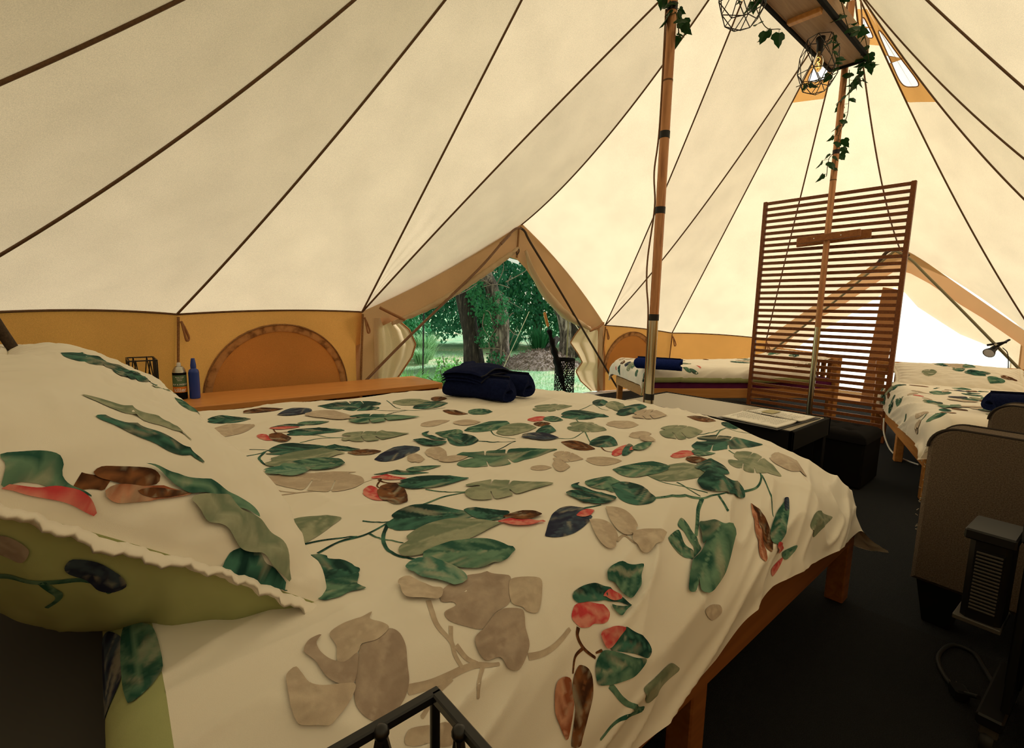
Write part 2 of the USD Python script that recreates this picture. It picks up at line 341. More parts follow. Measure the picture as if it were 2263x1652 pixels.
# the side door: a gable of tan canvas round an open doorway, its flaps tied back
door1 = tag(UsdGeom.Xform.Define(stage, '/World/door_1').GetPrim(), 'open gabled side door of tan canvas looking out on the trees', None, None, 'structure')
def gable(parent, place, outer, hole, m='gable_canvas', n=1):
    pg = Polygon(outer).buffer(.05, join_style=2).intersection(Polygon([(-9, 0), (9, 0), (9, 9), (-9, 9)])).difference(Polygon(hole)).buffer(0)
    obj('gable_panel', MB().poly(pg, place), m, parent, smooth=True)
def place1(x, z): return A3(x, 4.03 - .25 * max(0.0, (1.0 - z)) * .2, z)
canvas('flap_canvas', (.70, .54, .36), (.70, .52, .30), .35)
canvas('bloom_canvas', (.78, .62, .46), (.84, .66, .46), .5)  # pale peach stands in for the soft edge of the door's glare
OUT1 = [(1.745, 0), (1.745, 1.004), (1.89, 1.07), (2.34, 1.28), (2.8, 1.52), (3.32, 1.85), (3.56, 1.96), (3.72, 1.85), (4.4, 1.46), (4.8, 1.14), (5.029, .871), (5.08, 0)]
HOLE1 = [(1.90, -.2), (1.90, .86), (2.11, .95), (2.34, 1.03), (2.57, 1.14), (2.81, 1.28), (3.06, 1.42), (3.24, 1.53), (3.33, 1.58), (3.40, 1.60), (3.52, 1.58), (3.64, 1.50), (3.77, 1.37), (3.91, 1.24), (4.02, 1.14), (4.18, 1.03), (4.38, .95), (4.69, .85), (4.93, .80), (4.98, -.2)]
gable(door1, lambda x, z: A3(x, 4.03, z), OUT1, HOLE1)
def flap(parent, rows, m, n=26, waves=6, amp=.022, seed=0, into=1.0, y=4.02):
    """rows: (z, x outer, x inner) from the top down; hangs in soft folds."""
    rows = np.array(rows, float); zz = np.linspace(rows[0, 0], rows[-1, 0], 60)
    xo = np.interp(-zz, -rows[:, 0], rows[:, 1]); xi = np.interp(-zz, -rows[:, 0], rows[:, 2]); s = np.linspace(0, 1, n)
    X = xo[:, None] * (1 - s) + xi[:, None] * s
    Y = y + amp * s[None] ** .6 * np.sin(s[None] * waves * 2 + seed + zz[:, None] * 2.0) * (0.5 + .5 * np.cos((zz[:, None] - .75) * 2.4)) + .10 * s[None] ** 2
    P = np.stack([X, Y, np.repeat(zz[:, None], n, 1)], -1)
    o = obj('door_flap', MB().grid(P), m, parent, smooth=True)
    obj('flap_hem', MB().tube(P[:, -1], .008, 6), 'gable_canvas', parent, smooth=True)
    return o
flap(door1, [(.95, 1.86, 2.11), (.84, 1.86, 2.25), (.70, 1.86, 2.32), (.58, 1.86, 2.28), (.42, 1.86, 2.16), (.33, 1.86, 2.08), (.0, 1.86, 1.98)], 'flap_canvas', waves=7, seed=1)
flap(door1, [(.84, 5.02, 4.72), (.75, 5.03, 4.62), (.65, 5.04, 4.53), (.5, 5.05, 4.68), (.39, 5.06, 4.76), (.28, 5.06, 4.64), (.15, 5.07, 4.73), (.0, 5.07, 4.95)], 'flap_canvas', waves=8, seed=2.5)
# the rolled upper halves of the flaps under the gable edge
for P, r in (([(2.02, 3.99, .90), (2.5, 3.98, 1.10), (3.0, 3.98, 1.385), (3.33, 3.985, 1.59), (3.50, 3.99, 1.70)], (.018, .030, .032, .026, .016)), ([(3.60, 3.99, 1.68), (3.72, 3.98, 1.45), (3.96, 3.98, 1.20), (4.30, 3.98, .98), (4.72, 3.99, .83)], (.016, .034, .05, .05, .02))):
    C = curve(P, 40); rr = np.interp(np.linspace(0, 1, len(C)), np.linspace(0, 1, 5), r)
    m = MB().tube(C, rr, 12); m.v[0] = m.v[0] + .006 * np.sin(m.v[0] @ A3(40, 55, 31))[:, None]
    obj('rolled_flap', m, 'flap_canvas', door1, smooth=True)
# straps across the flaps, pull cords and the wooden frame poles
for a, b in (((1.90, 3.985, 1.04), (2.13, 3.97, .935)), ((4.98, 3.985, .90), (4.70, 3.97, .80))):
    C = curve([a, (A3(*a) + A3(*b)) / 2 + A3(0, -.02, -.005), b], 12); obj('tie_strap', MB().tube(C, .014, 6), 'gable_canvas', door1, smooth=True)
obj('pull_cord', MB().tube(curve([(3.50, 3.99, 1.70), (3.49, 3.97, 1.66), (3.46, 3.97, 1.625), (3.45, 3.97, 1.655)], 20), .006, 6), 'webbing', door1, smooth=True)
obj('zip_tape', MB().bar((3.52, 4.015, 1.90), (3.50, 4.015, 1.60), .012, .02), 'tape_canvas', door1)
obj('frame_pole', MB().tube(curve([(1.30, 3.96, 0), (2.01, 3.95, .65), (2.59, 3.95, 1.14), (3.0, 3.95, 1.49), (3.30, 3.95, 1.79), (3.42, 3.95, 1.885), (3.50, 3.95, 1.90)], 40), .0125, 10), 'pole_brown', door1, smooth=True)
obj('frame_pole', MB().tube(curve([(3.48, 3.95, 1.905), (3.55, 3.95, 1.87), (3.64, 3.95, 1.76), (4.09, 3.95, 1.30), (4.60, 3.95, .76), (5.33, 3.96, 0)], 40), .0125, 10), 'webbing', door1, smooth=True)
obj('frame_joint', MB().tube([(3.22, 3.95, 1.71), (3.34, 3.95, 1.82)], .0165, 10), 'pole_brown', door1)
obj('rain_hood', MB().grid(np.array([[A3(3.2, 4.10, 1.56), A3(3.36, 4.10, 1.592), A3(3.6, 4.10, 1.54)], [A3(3.1, 4.25, 1.60), A3(3.36, 4.3, 1.66), A3(3.75, 4.25, 1.6)]])), 'white_mesh', door1, label='sliver of white rain hood')

door2 = tag(UsdGeom.Xform.Define(stage, '/World/door_2').GetPrim(), 'gabled end door of tan canvas with a white sheet added for the blown-out daylight beyond the far beds', None, None, 'structure')
P2 = lambda y, z: A3(7.15, y, z)
OUT2 = [(2.783, 0), (2.783, .72), (2.73, .80), (2.39, 1.05), (2.04, 1.31), (1.78, 1.52), (1.56, 1.73), (1.45, 1.80), (1.34, 1.73), (.96, 1.40), (.68, 1.16), (.34, .87), (.221, .832), (.15, 0)]
HOLE2 = [(2.60, .12), (2.60, .62), (2.36, .92), (2.0, 1.15), (1.74, 1.37), (1.58, 1.50), (1.45, 1.60), (1.32, 1.55), (1.14, 1.43), (.98, 1.30), (.86, 1.20), (.67, 1.06), (.36, .80), (.34, .12)]
gable(door2, P2, OUT2, HOLE2)
IN2 = [(2.5, .10), (2.5, .55), (2.25, .80), (1.9, 1.05), (1.62, 1.28), (1.46, 1.40), (1.35, 1.33), (1.22, 1.17), (1.02, 1.02), (.83, .88), (.57, .76), (.42, .66), (.40, .10)]
obj('bloom_border', MB().poly(Polygon(HOLE2).buffer(.01).difference(Polygon(IN2)), lambda y, z: A3(7.17, y, z)), 'bloom_canvas', door2, smooth=True)  # ring of cloth that paints the bloom round the bright opening
obj('glare_panel', MB().poly(Polygon(IN2).buffer(.01), lambda y, z: A3(7.19, y, z)), 'white_mesh', door2, smooth=True)  # sheet added so the overexposed daylight in the doorway turns evenly white
obj('zip_strip', MB().poly(Polygon([(1.46, .0), (1.375, 1.36), (1.56, 1.40), (1.65, .0)]), lambda y, z: A3(7.12, y, z), A3(.012, 0, 0)), 'gable_canvas', door2)
plain('olive_pole', (.20, .17, .09), .35)
q = lambda pts: curve([(6.95, y, z) for y, z in pts], 40)
obj('frame_pole', MB().tube(q([(1.45, 1.80), (1.30, 1.69), (1.16, 1.53), (.83, 1.15), (.49, .75), (-.15, .0)]), .0135, 10), 'olive_pole', door2, smooth=True)
obj('frame_pole', MB().tube(q([(1.45, 1.80), (1.62, 1.62), (1.9, 1.32), (2.32, .90), (2.7, .53), (3.2, .0)]), .0135, 10), 'olive_pole', door2, smooth=True)
obj('frame_hub', MB().tube(q([(1.60, 1.66), (1.52, 1.79), (1.40, 1.81), (1.32, 1.73)]), .018, 10), 'webbing', door2, smooth=True)
# the frame of the third door, beside the big bed's head, of which a leg shows at the left
door3 = tag(UsdGeom.Xform.Define(stage, '/World/door_3').GetPrim(), 'dark frame leg and pale flap of the door beside the big bed', None, None, 'structure')
# dark strap-covered leg from the third gable down behind the pillows, and the pale flap beside it
obj('frame_leg', MB().tube(curve([(-.55, 1.95, 1.62), (-.275, 2.18, 1.07), (-.205, 2.21, .90), (.12, 2.35, .0)], 24), .0155, 10), 'webbing', door3, smooth=True)
pf = [[A3(-.62, 2.15, 1.45), A3(-.48, 2.3, 1.25), A3(-.34, 2.4, 1.02)], [A3(-.6, 2.15, .8), A3(-.44, 2.3, .8), A3(-.20, 2.45, .80)], [A3(-.6, 2.15, .05), A3(-.42, 2.3, .05), A3(-.10, 2.45, .05)]]
obj('door_flap', MB().grid(np.array(pf)), 'pale_canvas', door3, smooth=True)

# ---------------------------------------------------------------- floor and the ground outside
from shapely.geometry import MultiPoint
ring = [LL * 1.0, LM + A3(0, .06, 0), DL, NL, LC, LN, LB] + [on_ring(4.85, a, 0, 2.62) for a in list(range(-90, -41, 10)) + list(range(45, 91, 9))]
ring = [(p[0], p[1]) for p in ring] + [(7.2, .1), (7.2, 2.9)]
foot = Polygon(MultiPoint(ring).convex_hull.exterior)
floor = tag(UsdGeom.Xform.Define(stage, '/World/floor').GetPrim(), 'dark carpeted floor over a pale groundsheet', None, None, 'structure')
near = foot.intersection(Polygon([(-3, -3), (2.06, -3), (2.03, 6), (-3, 6)]))
far = foot.buffer(-.22).intersection(Polygon([(2.0, -3), (9, -3), (9, 6), (1.98, 6)]))
obj('groundsheet', MB().poly(foot, lambda x, y: A3(x, y, -.012), A3(0, 0, -.01)), 'groundsheet', floor, smooth=False)
obj('carpet', MB().poly(near, lambda x, y: A3(x, y, 0.0), A3(0, 0, -.011)), 'carpet', floor, smooth=False)
obj('carpet', MB().poly(far, lambda x, y: A3(x, y, -.003), A3(0, 0, -.008)), 'carpet_far', floor, smooth=False)

N_ = {'g': ('geometry', {}), 'n': ('noise_texture', {'scale': .55, 'detail': 5.0, 'roughness': .6}), 'r': ('rgb_ramp', {'ramp': [(.30, (.22, .50, .28)), (.46, (.34, .62, .38)), (.54, (.46, .64, .40)), (.62, (.72, .68, .46)), (.8, (.80, .74, .54))]}),
      'n2': ('noise_texture', {'scale': 40.0, 'detail': 4.0}), 'm': ('map_range', {'from_min': .3, 'from_max': .7, 'to_min': .62, 'to_max': 1.2}), 'h': ('hsv', {}), 'p': ('principled_bsdf', {'roughness': .95, 'specular_ior_level': .1}), 'b': ('bump', {'strength': .6, 'distance': .05})}
mk('lawn', N_, [('g.position', 'n.vector'), ('g.position', 'n2.vector'), ('n.fac', 'r.fac'), ('r.color', 'h.color'), ('n2.fac', 'm.value'), ('m.result', 'h.value'), ('h.color', 'p.base_color'), ('n2.fac', 'b.height'), ('b.normal', 'p.normal')], 'p.BSDF')
rng = np.random.default_rng(5)
gx = np.concatenate([np.linspace(-60, -4, 12), np.linspace(-3, 20, 70), np.linspace(22, 80, 14)]); gy = np.concatenate([np.linspace(-60, -4, 12), np.linspace(-3, 20, 70), np.linspace(22, 80, 14)])
GX, GY = np.meshgrid(gx, gy, indexing='ij')
out_d = np.maximum(0, np.hypot(np.maximum(np.maximum(2.3 - GX, GX - 4.85), 0), np.maximum(np.abs(GY - 1.5), 0)) - 3.0)
def ground_z(x, y): return -.04 + .06 * np.minimum(1, np.maximum(0, np.hypot(x - 3.5, y - 1.5) - 4) / 4) * (meshkit.fbm(np.stack([x * .5, y * .5, 0 * x], -1), 3, 3) - .35) * 2
obj('ground', MB().grid(np.stack([GX, GY, ground_z(GX, GY)], -1)), 'lawn', None, 'sunlit grass outside the tent', None, None, 'structure', smooth=True)

def leafy(name, cols, fac=.45):
    N = {'o': ('geometry', {}), 'r': ('rgb_ramp', {'ramp': [(i / (len(cols) - 1), c) for i, c in enumerate(cols)]}), 'd': ('principled_bsdf', {'roughness': .5, 'specular_ior_level': .3}), 't': ('translucent_bsdf', {}), 'x': ('mix_closure', {'fac': fac})}
    mk(name, N, [('o.random_per_island', 'r.fac'), ('r.color', 'd.base_color'), ('r.color', 't.color'), ('d.BSDF', 'x.closure1'), ('t.BSDF', 'x.closure2')], 'x.closure')
leafy('leaf_deep', [(.08, .34, .20), (.17, .52, .30), (.34, .70, .44), (.10, .40, .24)])
leafy('leaf_mid', [(.07, .32, .14), (.14, .48, .20), (.28, .64, .28), (.10, .38, .18)])
leafy('leaf_light', [(.20, .52, .16), (.38, .70, .25), (.55, .78, .35), (.28, .60, .20)])
leafy('blade', [(.32, .60, .32), (.46, .70, .42), (.68, .76, .46), (.28, .54, .30)], .35)
def N3(p, sc, sd): return meshkit.fbm(np.asarray(p) * sc, 4, sd)
mk('bark', {'tc': ('texture_coordinate', {}), 'mp': ('mapping', {'scale': (9, 9, 2.2)}), 'n': ('noise_texture', {'scale': 1.6, 'detail': 7.0, 'roughness': .65, 'distortion': .8}), 'r': ('rgb_ramp', {'ramp': [(.34, (.018, .014, .012)), (.48, (.12, .10, .085)), (.58, (.38, .33, .29)), (.72, (.66, .60, .54))]}),
      'p': ('principled_bsdf', {'roughness': .9}), 'b': ('bump', {'strength': 1.0, 'distance': .05})}, [('tc.object', 'mp.vector'), ('mp.vector', 'n.vector'), ('n.fac', 'r.fac'), ('r.color', 'p.base_color'), ('n.fac', 'b.height'), ('b.normal', 'p.normal')], 'p.BSDF')
mk('bark_dark', {'tc': ('texture_coordinate', {}), 'mp': ('mapping', {'scale': (14, 14, 2.5)}), 'n': ('noise_texture', {'scale': 1.8, 'detail': 7.0, 'roughness': .65}), 'r': ('rgb_ramp', {'ramp': [(.36, (.010, .008, .007)), (.55, (.045, .036, .030)), (.72, (.15, .125, .10))]}),
      'p': ('principled_bsdf', {'roughness': .9}), 'b': ('bump', {'strength': 1.0, 'distance': .05})}, [('tc.object', 'mp.vector'), ('mp.vector', 'n.vector'), ('n.fac', 'r.fac'), ('r.color', 'p.base_color'), ('n.fac', 'b.height'), ('b.normal', 'p.normal')], 'p.BSDF')
plain('twig', (.16, .12, .09), .9, noise=(30, (.30, .26, .20)))

def leaves_at(C, size, rg, droop=.3, aspect=.5):
    """A folded two-triangle leaf at each centre C."""
    n = len(C); d = rg.normal(size=(n, 3)); d[:, 2] -= droop * 2; d /= np.linalg.norm(d, axis=1, keepdims=True)
    a = np.cross(d, rg.normal(size=(n, 3))); a /= np.linalg.norm(a, axis=1, keepdims=True) + 1e-9; nn = np.cross(d, a)
    s = size * rg.uniform(.6, 1.25, (n, 1)); w = s * aspect
    P = np.stack([C, C + d * s * .45 + a * w * .5 + nn * s * .06, C + d * s, C + d * s * .45 - a * w * .5 + nn * s * .06], 1).reshape(-1, 3)
    i = np.arange(n) * 4; return P, np.vstack([np.stack([i, i + 1, i + 2], 1), np.stack([i, i + 2, i + 3], 1)])
def crown(blobs, n, size, seed, fill=.55, droop=.3, aspect=.5):
    rg = np.random.default_rng(seed); B = np.array(blobs, float); vol = B[:, 3] ** 2; k = rg.choice(len(B), n, p=vol / vol.sum())
    d = rg.normal(size=(n, 3)); d /= np.linalg.norm(d, axis=1, keepdims=True); r = rg.uniform(fill, 1.0, (n, 1)) * (1 + .35 * (meshkit.noise(d * 3 + k[:, None] * 7.0, seed)[:, None] - .5))
    C = B[k, :3] + d * B[k, 3:4] * r * A3(1, 1, .85)
    return leaves_at(C[C[:, 2] > .02], size, rg, droop, aspect)
def trunk_mesh(P, r, sides=20, rough=.16, seed=0):
    C = curve(P, 40); rr = np.interp(np.linspace(0, 1, len(C)), np.linspace(0, 1, len(r)), r); m = MB().tube(C, rr, sides)
    v = m.v[0]; ax = np.repeat(C, sides, 0); d = v - ax; m.v[0] = ax + d * (1 - rough + 2 * rough * N3(v * A3(1, 1, .35), 6, seed)[:, None]); return m

def tree(name, label, cat, base, trunks, blobs, n, size, leaf, seed, bark='bark', group=None, twigs=0, droop=.3, aspect=.5):
    t = thing(name, label, cat, base, 0, group)
    for k, (P, r) in enumerate(trunks): obj('trunk', trunk_mesh(P, r, seed=seed + k), bark if isinstance(bark, str) else bark[k], t, smooth=True)
    if n: obj('crown', crown(blobs, n, size, seed, droop=droop, aspect=aspect), leaf, t, kind='stuff', smooth=False)
    if twigs:
        rg = np.random.default_rng(seed + 9); m = MB()
        for _ in range(twigs):
            b = blobs[rg.integers(len(blobs))]; a = A3(*b[:3]) + rg.normal(size=3) * b[3] * .5; e = a + rg.normal(size=3) * A3(.5, .5, .45) * b[3]
            m.tube(curve([a, (a + e) / 2 + rg.normal(size=3) * .12, e], 8), np.linspace(.014, .004, 9)[:len(curve([a, (a + e) / 2, e], 8))], 5)
        obj('branches', m, 'twig', t, kind='stuff', smooth=True)
    return t
# the twin trunk with creeper, in the middle of the doorway
tree('old_tree', 'old tree with twin gnarled trunks and ivy standing in the doorway view', 'tree', (5.65, 7.42, -.03),
     [([(-.10, .12, -.05), (-.16, .16, .5), (-.27, .23, 1.2), (-.38, .32, 1.9), (-.5, .4, 3.4), (-.2, .5, 5.0)], (.22, .165, .155, .14, .11, .06)),
      ([(.24, -.22, -.05), (.25, -.22, .4), (.25, -.21, .95), (.10, -.11, 1.45), (.02, -.02, 2.0), (.3, -.2, 3.4), (.7, -.5, 4.8)], (.25, .175, .15, .13, .12, .09, .05)),
      ([(-.3, .25, 1.35), (-.22, .18, 1.62), (-.20, .16, 1.80)], (.08, .07, .045))],
     [(-.25, .1, 4.6, 1.5), (.5, -.4, 4.2, 1.3), (-.9, .7, 3.9, 1.1), (.0, .0, 5.6, 1.3)], 3500, .13, 'leaf_deep', 11, bark=('bark_dark', 'bark', 'bark'), droop=.5, twigs=0)
iv = thing('tree_ivy', 'light green ivy clinging to the twin trunks of the old tree', 'ivy', (5.65, 7.42, -.03), 0, None, 'stuff')
rg = np.random.default_rng(14); mm = MB()
for k in range(26):
    a = A3(rg.uniform(-.35, .45), rg.uniform(-.45, .2), rg.uniform(.1, 1.9)); e = a + A3(rg.normal() * .35, -abs(rg.normal()) * .25, rg.normal() * .30 - .05); mm.tube(curve([a, (a + e) / 2 + rg.normal(size=3) * .08, e], 8), np.linspace(.012, .004, 9), 5)
obj('dead_twigs', mm, 'twig', iv, kind='stuff', smooth=True)
obj('ivy_leaves', crown([(-.12, -.08, 1.15, .30), (.05, -.28, .95, .30), (-.05, -.2, .55, .24), (.10, -.35, 1.25, .22), (-.25, 0, 1.5, .25), (.05, -.35, .15, .2)], 1500, .075, 21, droop=.6), 'leaf_mid', iv, kind='stuff', smooth=False)
tree('shaggy_tree', 'dark shaggy-barked tree right of the old tree', 'tree', (8.15, 7.5, -.03),
     [([(0, 0, -.05), (-.02, .02, .5), (-.12, .11, 1.0), (-.35, .30, 1.6), (-.5, .4, 2.4), (-.3, .3, 4.2)], (.24, .17, .15, .13, .12, .06)), ([(.12, -.1, -.05), (.10, -.08, .5), (.12, -.1, 1.2), (.3, -.3, 2.2), (.4, -.2, 3.6)], (.16, .13, .12, .10, .05))],
     [(-.3, .3, 4.4, 1.3), (.4, -.2, 3.9, 1.1)], 2600, .12, 'leaf_deep', 31, bark=('bark', 'bark_dark'), droop=.5)
kinds = [('tall dark green tree whose low crown fills the left of the doorway view', 'leaf_deep'), ('dark weeping tree behind the old twin-trunked tree', 'leaf_deep'), ('mid green bushy tree right behind the old tree', 'leaf_mid'),
         ('deep green tree at the right of the doorway view', 'leaf_deep'), ('light green bush low at the right doorway edge', 'leaf_light'), ('pale green shrub at the left doorway edge', 'leaf_mid')]
spots = [((7.0, 13.0), [(0, 0, 1.7, 1.5), (-1.2, 1.0, 2.2, 1.5), (.9, -.8, 1.4, 1.3), (0, 0, 3.6, 1.8), (-.5, .3, .8, 1.0), (1.2, -.9, 2.6, 1.3)], 9000, .16),
         ((8.9, 11.9), [(0, 0, 1.9, 1.6), (.8, -.7, 1.1, 1.2), (-.7, .6, 1.2, 1.2), (0, 0, 3.8, 1.8), (.9, -.8, 2.7, 1.4)], 9000, .17),
         ((10.4, 10.9), [(0, 0, 1.6, 1.4), (.9, -.8, 1.0, 1.1), (-.7, .6, 1.0, 1.1), (0, 0, 3.3, 1.7), (.7, -.6, 2.4, 1.3)], 8000, .15),
         ((12.2, 9.6), [(0, 0, 1.8, 1.6), (.8, -.7, 1.2, 1.3), (-.8, .7, 1.1, 1.2), (0, 0, 3.6, 1.8)], 8000, .16),
         ((8.75, 6.95), [(0, 0, .62, .42), (.25, -.2, .45, .36), (-.1, .1, .9, .30)], 1500, .09),
         ((4.85, 9.3), [(0, 0, .85, .50), (-.35, .3, 1.1, .45), (.3, -.2, .55, .35), (-.2, .15, 1.5, .4)], 2600, .10)]
for k, ((lab, lf), ((x, y), bl, n, s)) in enumerate(zip(kinds, spots)):
    hi = max(b[2] for b in bl)
    tree('bushy_tree' if hi > 2 else 'shrub', lab, 'tree' if hi > 2 else 'bush', (x, y, -.03), [([(0, 0, -.05), (.05, .02, hi * .5), (0, 0, hi)], (.16, .11, .04) if hi > 2 else (.03, .025, .01))], bl, n, s, lf, 50 + k, twigs=14 if hi > 2 else 0, droop=.7)
leafy('chip', [(.26, .21, .18), (.52, .45, .40), (.70, .63, .56), (.16, .13, .11)], .05)
plain('mulch', (.16, .13, .11), .95, noise=(25, (.34, .29, .25)))
# tussocks, ferns, mulch, log
def tuft(name, label, x, y, n, h, spread, leaf, seed, cat='grass tussock'):
    rg = np.random.default_rng(seed); m = MB(); V, Fc = [], []
    for k in range(n):
        a = rg.uniform(0, 2 * np.pi); r = spread * rg.uniform(0, .5); b = A3(r * math.cos(a), r * math.sin(a), 0); l = h * rg.uniform(.6, 1.1); d = A3(math.cos(a), math.sin(a), 0) * spread * rg.uniform(.3, 1.0); w = A3(-math.sin(a), math.cos(a), 0) * .012
        V += [b - w, b + w, b + d * .45 + A3(0, 0, l * .7) + w * .7, b + d * .45 + A3(0, 0, l * .7) - w * .7, b + d + A3(0, 0, l)]; o = k * 5; Fc += [(o, o + 1, o + 2), (o, o + 2, o + 3), (o + 3, o + 2, o + 4)]
    o = thing(name, label, cat, (x, y, float(ground_z(np.array(x), np.array(y)))), 0, None)
    obj('blades', (np.array(V), np.array(Fc)), leaf, o, kind='stuff', smooth=False); return o
tuft('grass_tussock', 'tall pale grass tussock left of the old tree', 5.15, 8.75, 420, .55, .34, 'blade', 1)
tuft('grass_tussock', 'short yellow-green tussock before the left bushes', 4.75, 8.2, 300, .30, .26, 'blade', 2)
tuft('fern_clump', 'blue-green fern clump behind the fallen log', 9.3, 9.6, 360, .62, .55, 'leaf_mid', 3, 'fern')
tuft('fern_clump', 'low dark fern at the foot of the mid green tree', 8.1, 9.6, 300, .5, .5, 'leaf_deep', 4, 'fern')
rg = np.random.default_rng(77); n = 16000
gxy = np.stack([rg.uniform(2.6, 9.5, n), rg.uniform(4.4, 10.5, n)], 1); gxy = gxy[(np.hypot(gxy[:, 0] - 3.5, gxy[:, 1] - 1.5) > 3.2)]
a = rg.uniform(0, 2 * np.pi, len(gxy)); h = rg.uniform(.025, .07, len(gxy)); w = np.stack([np.cos(a), np.sin(a), 0 * a], 1) * .005; b = np.column_stack([gxy, ground_z(gxy[:, 0], gxy[:, 1]) - .005])
tip = b + np.column_stack([rg.normal(size=(len(b), 2)) * .02, h]); V = np.stack([b - w, b + w, tip], 1).reshape(-1, 3)
obj('lawn_grass', (V, np.arange(len(V)).reshape(-1, 3)), 'blade', None, 'short bright grass on the lawn outside the side door', 'grass', None, 'stuff', smooth=False)
log = thing('fallen_log', 'dark fallen log lying behind the mulch heap', 'log', (0, 0, 0)); obj('bark', trunk_mesh([(6.85, 7.2, .10), (7.5, 7.5, .13), (8.2, 8.1, .2), (8.9, 8.6, .32)], (.12, .12, .10, .08), 16, .12, 5), 'bark_dark', log, smooth=True)
obj('branch_stub', trunk_mesh([(7.5, 7.5, .15), (7.62, 7.48, .33), (7.7, 7.5, .42)], (.05, .035, .02), 10, .1, 6), 'bark_dark', log, smooth=True)
th, rr = np.meshgrid(np.linspace(0, 2 * np.pi, 41), np.linspace(0, 1, 16)); hz = .30 * (1 - rr ** 1.7) * (.75 + .5 * meshkit.fbm(np.stack([rr * np.cos(th) * 5, rr * np.sin(th) * 5, 0 * rr], -1), 4, 2))
mound = thing('mulch_heap', 'heap of grey-brown bark mulch on the grass', 'mulch heap', (6.55, 6.75, -.05)); obj('mulch', MB().grid(np.stack([rr * np.cos(th) * .95, rr * np.sin(th) * .75, hz], -1)), 'mulch' if 'mulch' in M else 'twig', mound, smooth=False)
n = 1500; r_ = np.sqrt(rg.uniform(0, 1, n)); t_ = rg.uniform(0, 2 * np.pi, n); C = np.column_stack([r_ * np.cos(t_) * .95, r_ * np.sin(t_) * .75, .30 * (1 - r_ ** 1.7) + .02])
obj('wood_chips', leaves_at(C, .07, rg, 0, .35), 'chip', mound, kind='stuff', smooth=False) if 'chip' in M else None
# ---------------------------------------------------------------- bedding surfaces
def arc(e, r, flare=.06):
    e = np.maximum(e, 0); t = np.minimum(e / r, math.pi / 2); o = np.maximum(e - r * math.pi / 2, 0)
    return r * np.sin(t) + o * flare, r * (1 - np.cos(t)) + o
def ridge(p, sd): return (1 - np.abs(2 * meshkit.noise(p, sd) - 1)) ** 3
class Cover:
    """A quilt on a bed: fabric coordinates (x, y) in metres lie flat on the bed and run on over its edges."""
    def __init__(s, x0, x1, y0, y1, z, r, zmin, puff=.03, wr=.010, seed=0, ang=.35, freq=1.0):
        s.x0, s.x1, s.y0, s.y1, s.z, s.r, s.zmin, s.puff, s.wr, s.seed, s.ang, s.freq = x0, x1, y0, y1, z, r, zmin, puff, wr, seed, ang, freq
    def __call__(s, x, y):
        x, y = np.asarray(x, float), np.asarray(y, float); r = s.r
        hx, vx = arc(x - (s.x1 - r), r); h0, v0 = arc((s.y0 + r) - y, r); h1, v1 = arc(y - (s.y1 - r), r)
        X = np.minimum(x, s.x1 - r) + hx; Y = np.clip(y, s.y0 + r, s.y1 - r) - h0 + h1
        d = vx + v0 + v1
        ca, sa = math.cos(s.ang), math.sin(s.ang); a, b = x * ca + y * sa, -x * sa + y * ca
        q = lambda fx, fy, sd: np.stack([a * fx * s.freq, b * fy * s.freq, np.zeros_like(a)], -1)
        side = np.clip((s.y0 + r * 1.5 - y) / (r * 1.5), 0, 1) + np.clip((y - s.y1 + r) / r, 0, 1) + np.clip((x - s.x1 + r) / r, 0, 1)
        W = s.puff * (meshkit.fbm(np.stack([x * 1.7, y * 1.7, 0 * x], -1), 3, s.seed) - .5) * 2 + s.wr * (ridge(q(2.0, 9, 1), s.seed + 3) * (.25 + 1.0 * side) + .5 * ridge(q(5, 22, 2), s.seed + 5) * (.15 + .9 * side) + .35 * ridge(np.stack([x * 7, y * 5, 0 * x], -1), s.seed + 8) * .5)
        Z = s.z - d - s.droop(x, y)
        # where the cloth hangs, folds push outwards instead of up
        k = np.clip(d / (1.2 * r), 0, 1); up = np.sqrt(1 - k * k * .96)
        Z = Z + W * up; out = W * k * 1.0
        Y = Y - out * (h0 > 0) + out * (h1 > 0); X = X + out * (hx > 0)
        lo = s.zmin(X, Y) if callable(s.zmin) else s.zmin
        Z = np.where(Z < lo, lo + .12 * (Z - lo), Z)
        return np.stack([X, Y, Z], -1)
    droop = staticmethod(lambda x, y: 0.0)
    def normal(s, x, y, e=.004):
        a = s(x + e, y) - s(x - e, y); b = s(x, y + e) - s(x, y - e); n = np.cross(a, b); return n / (np.linalg.norm(n, axis=-1, keepdims=True) + 1e-12)
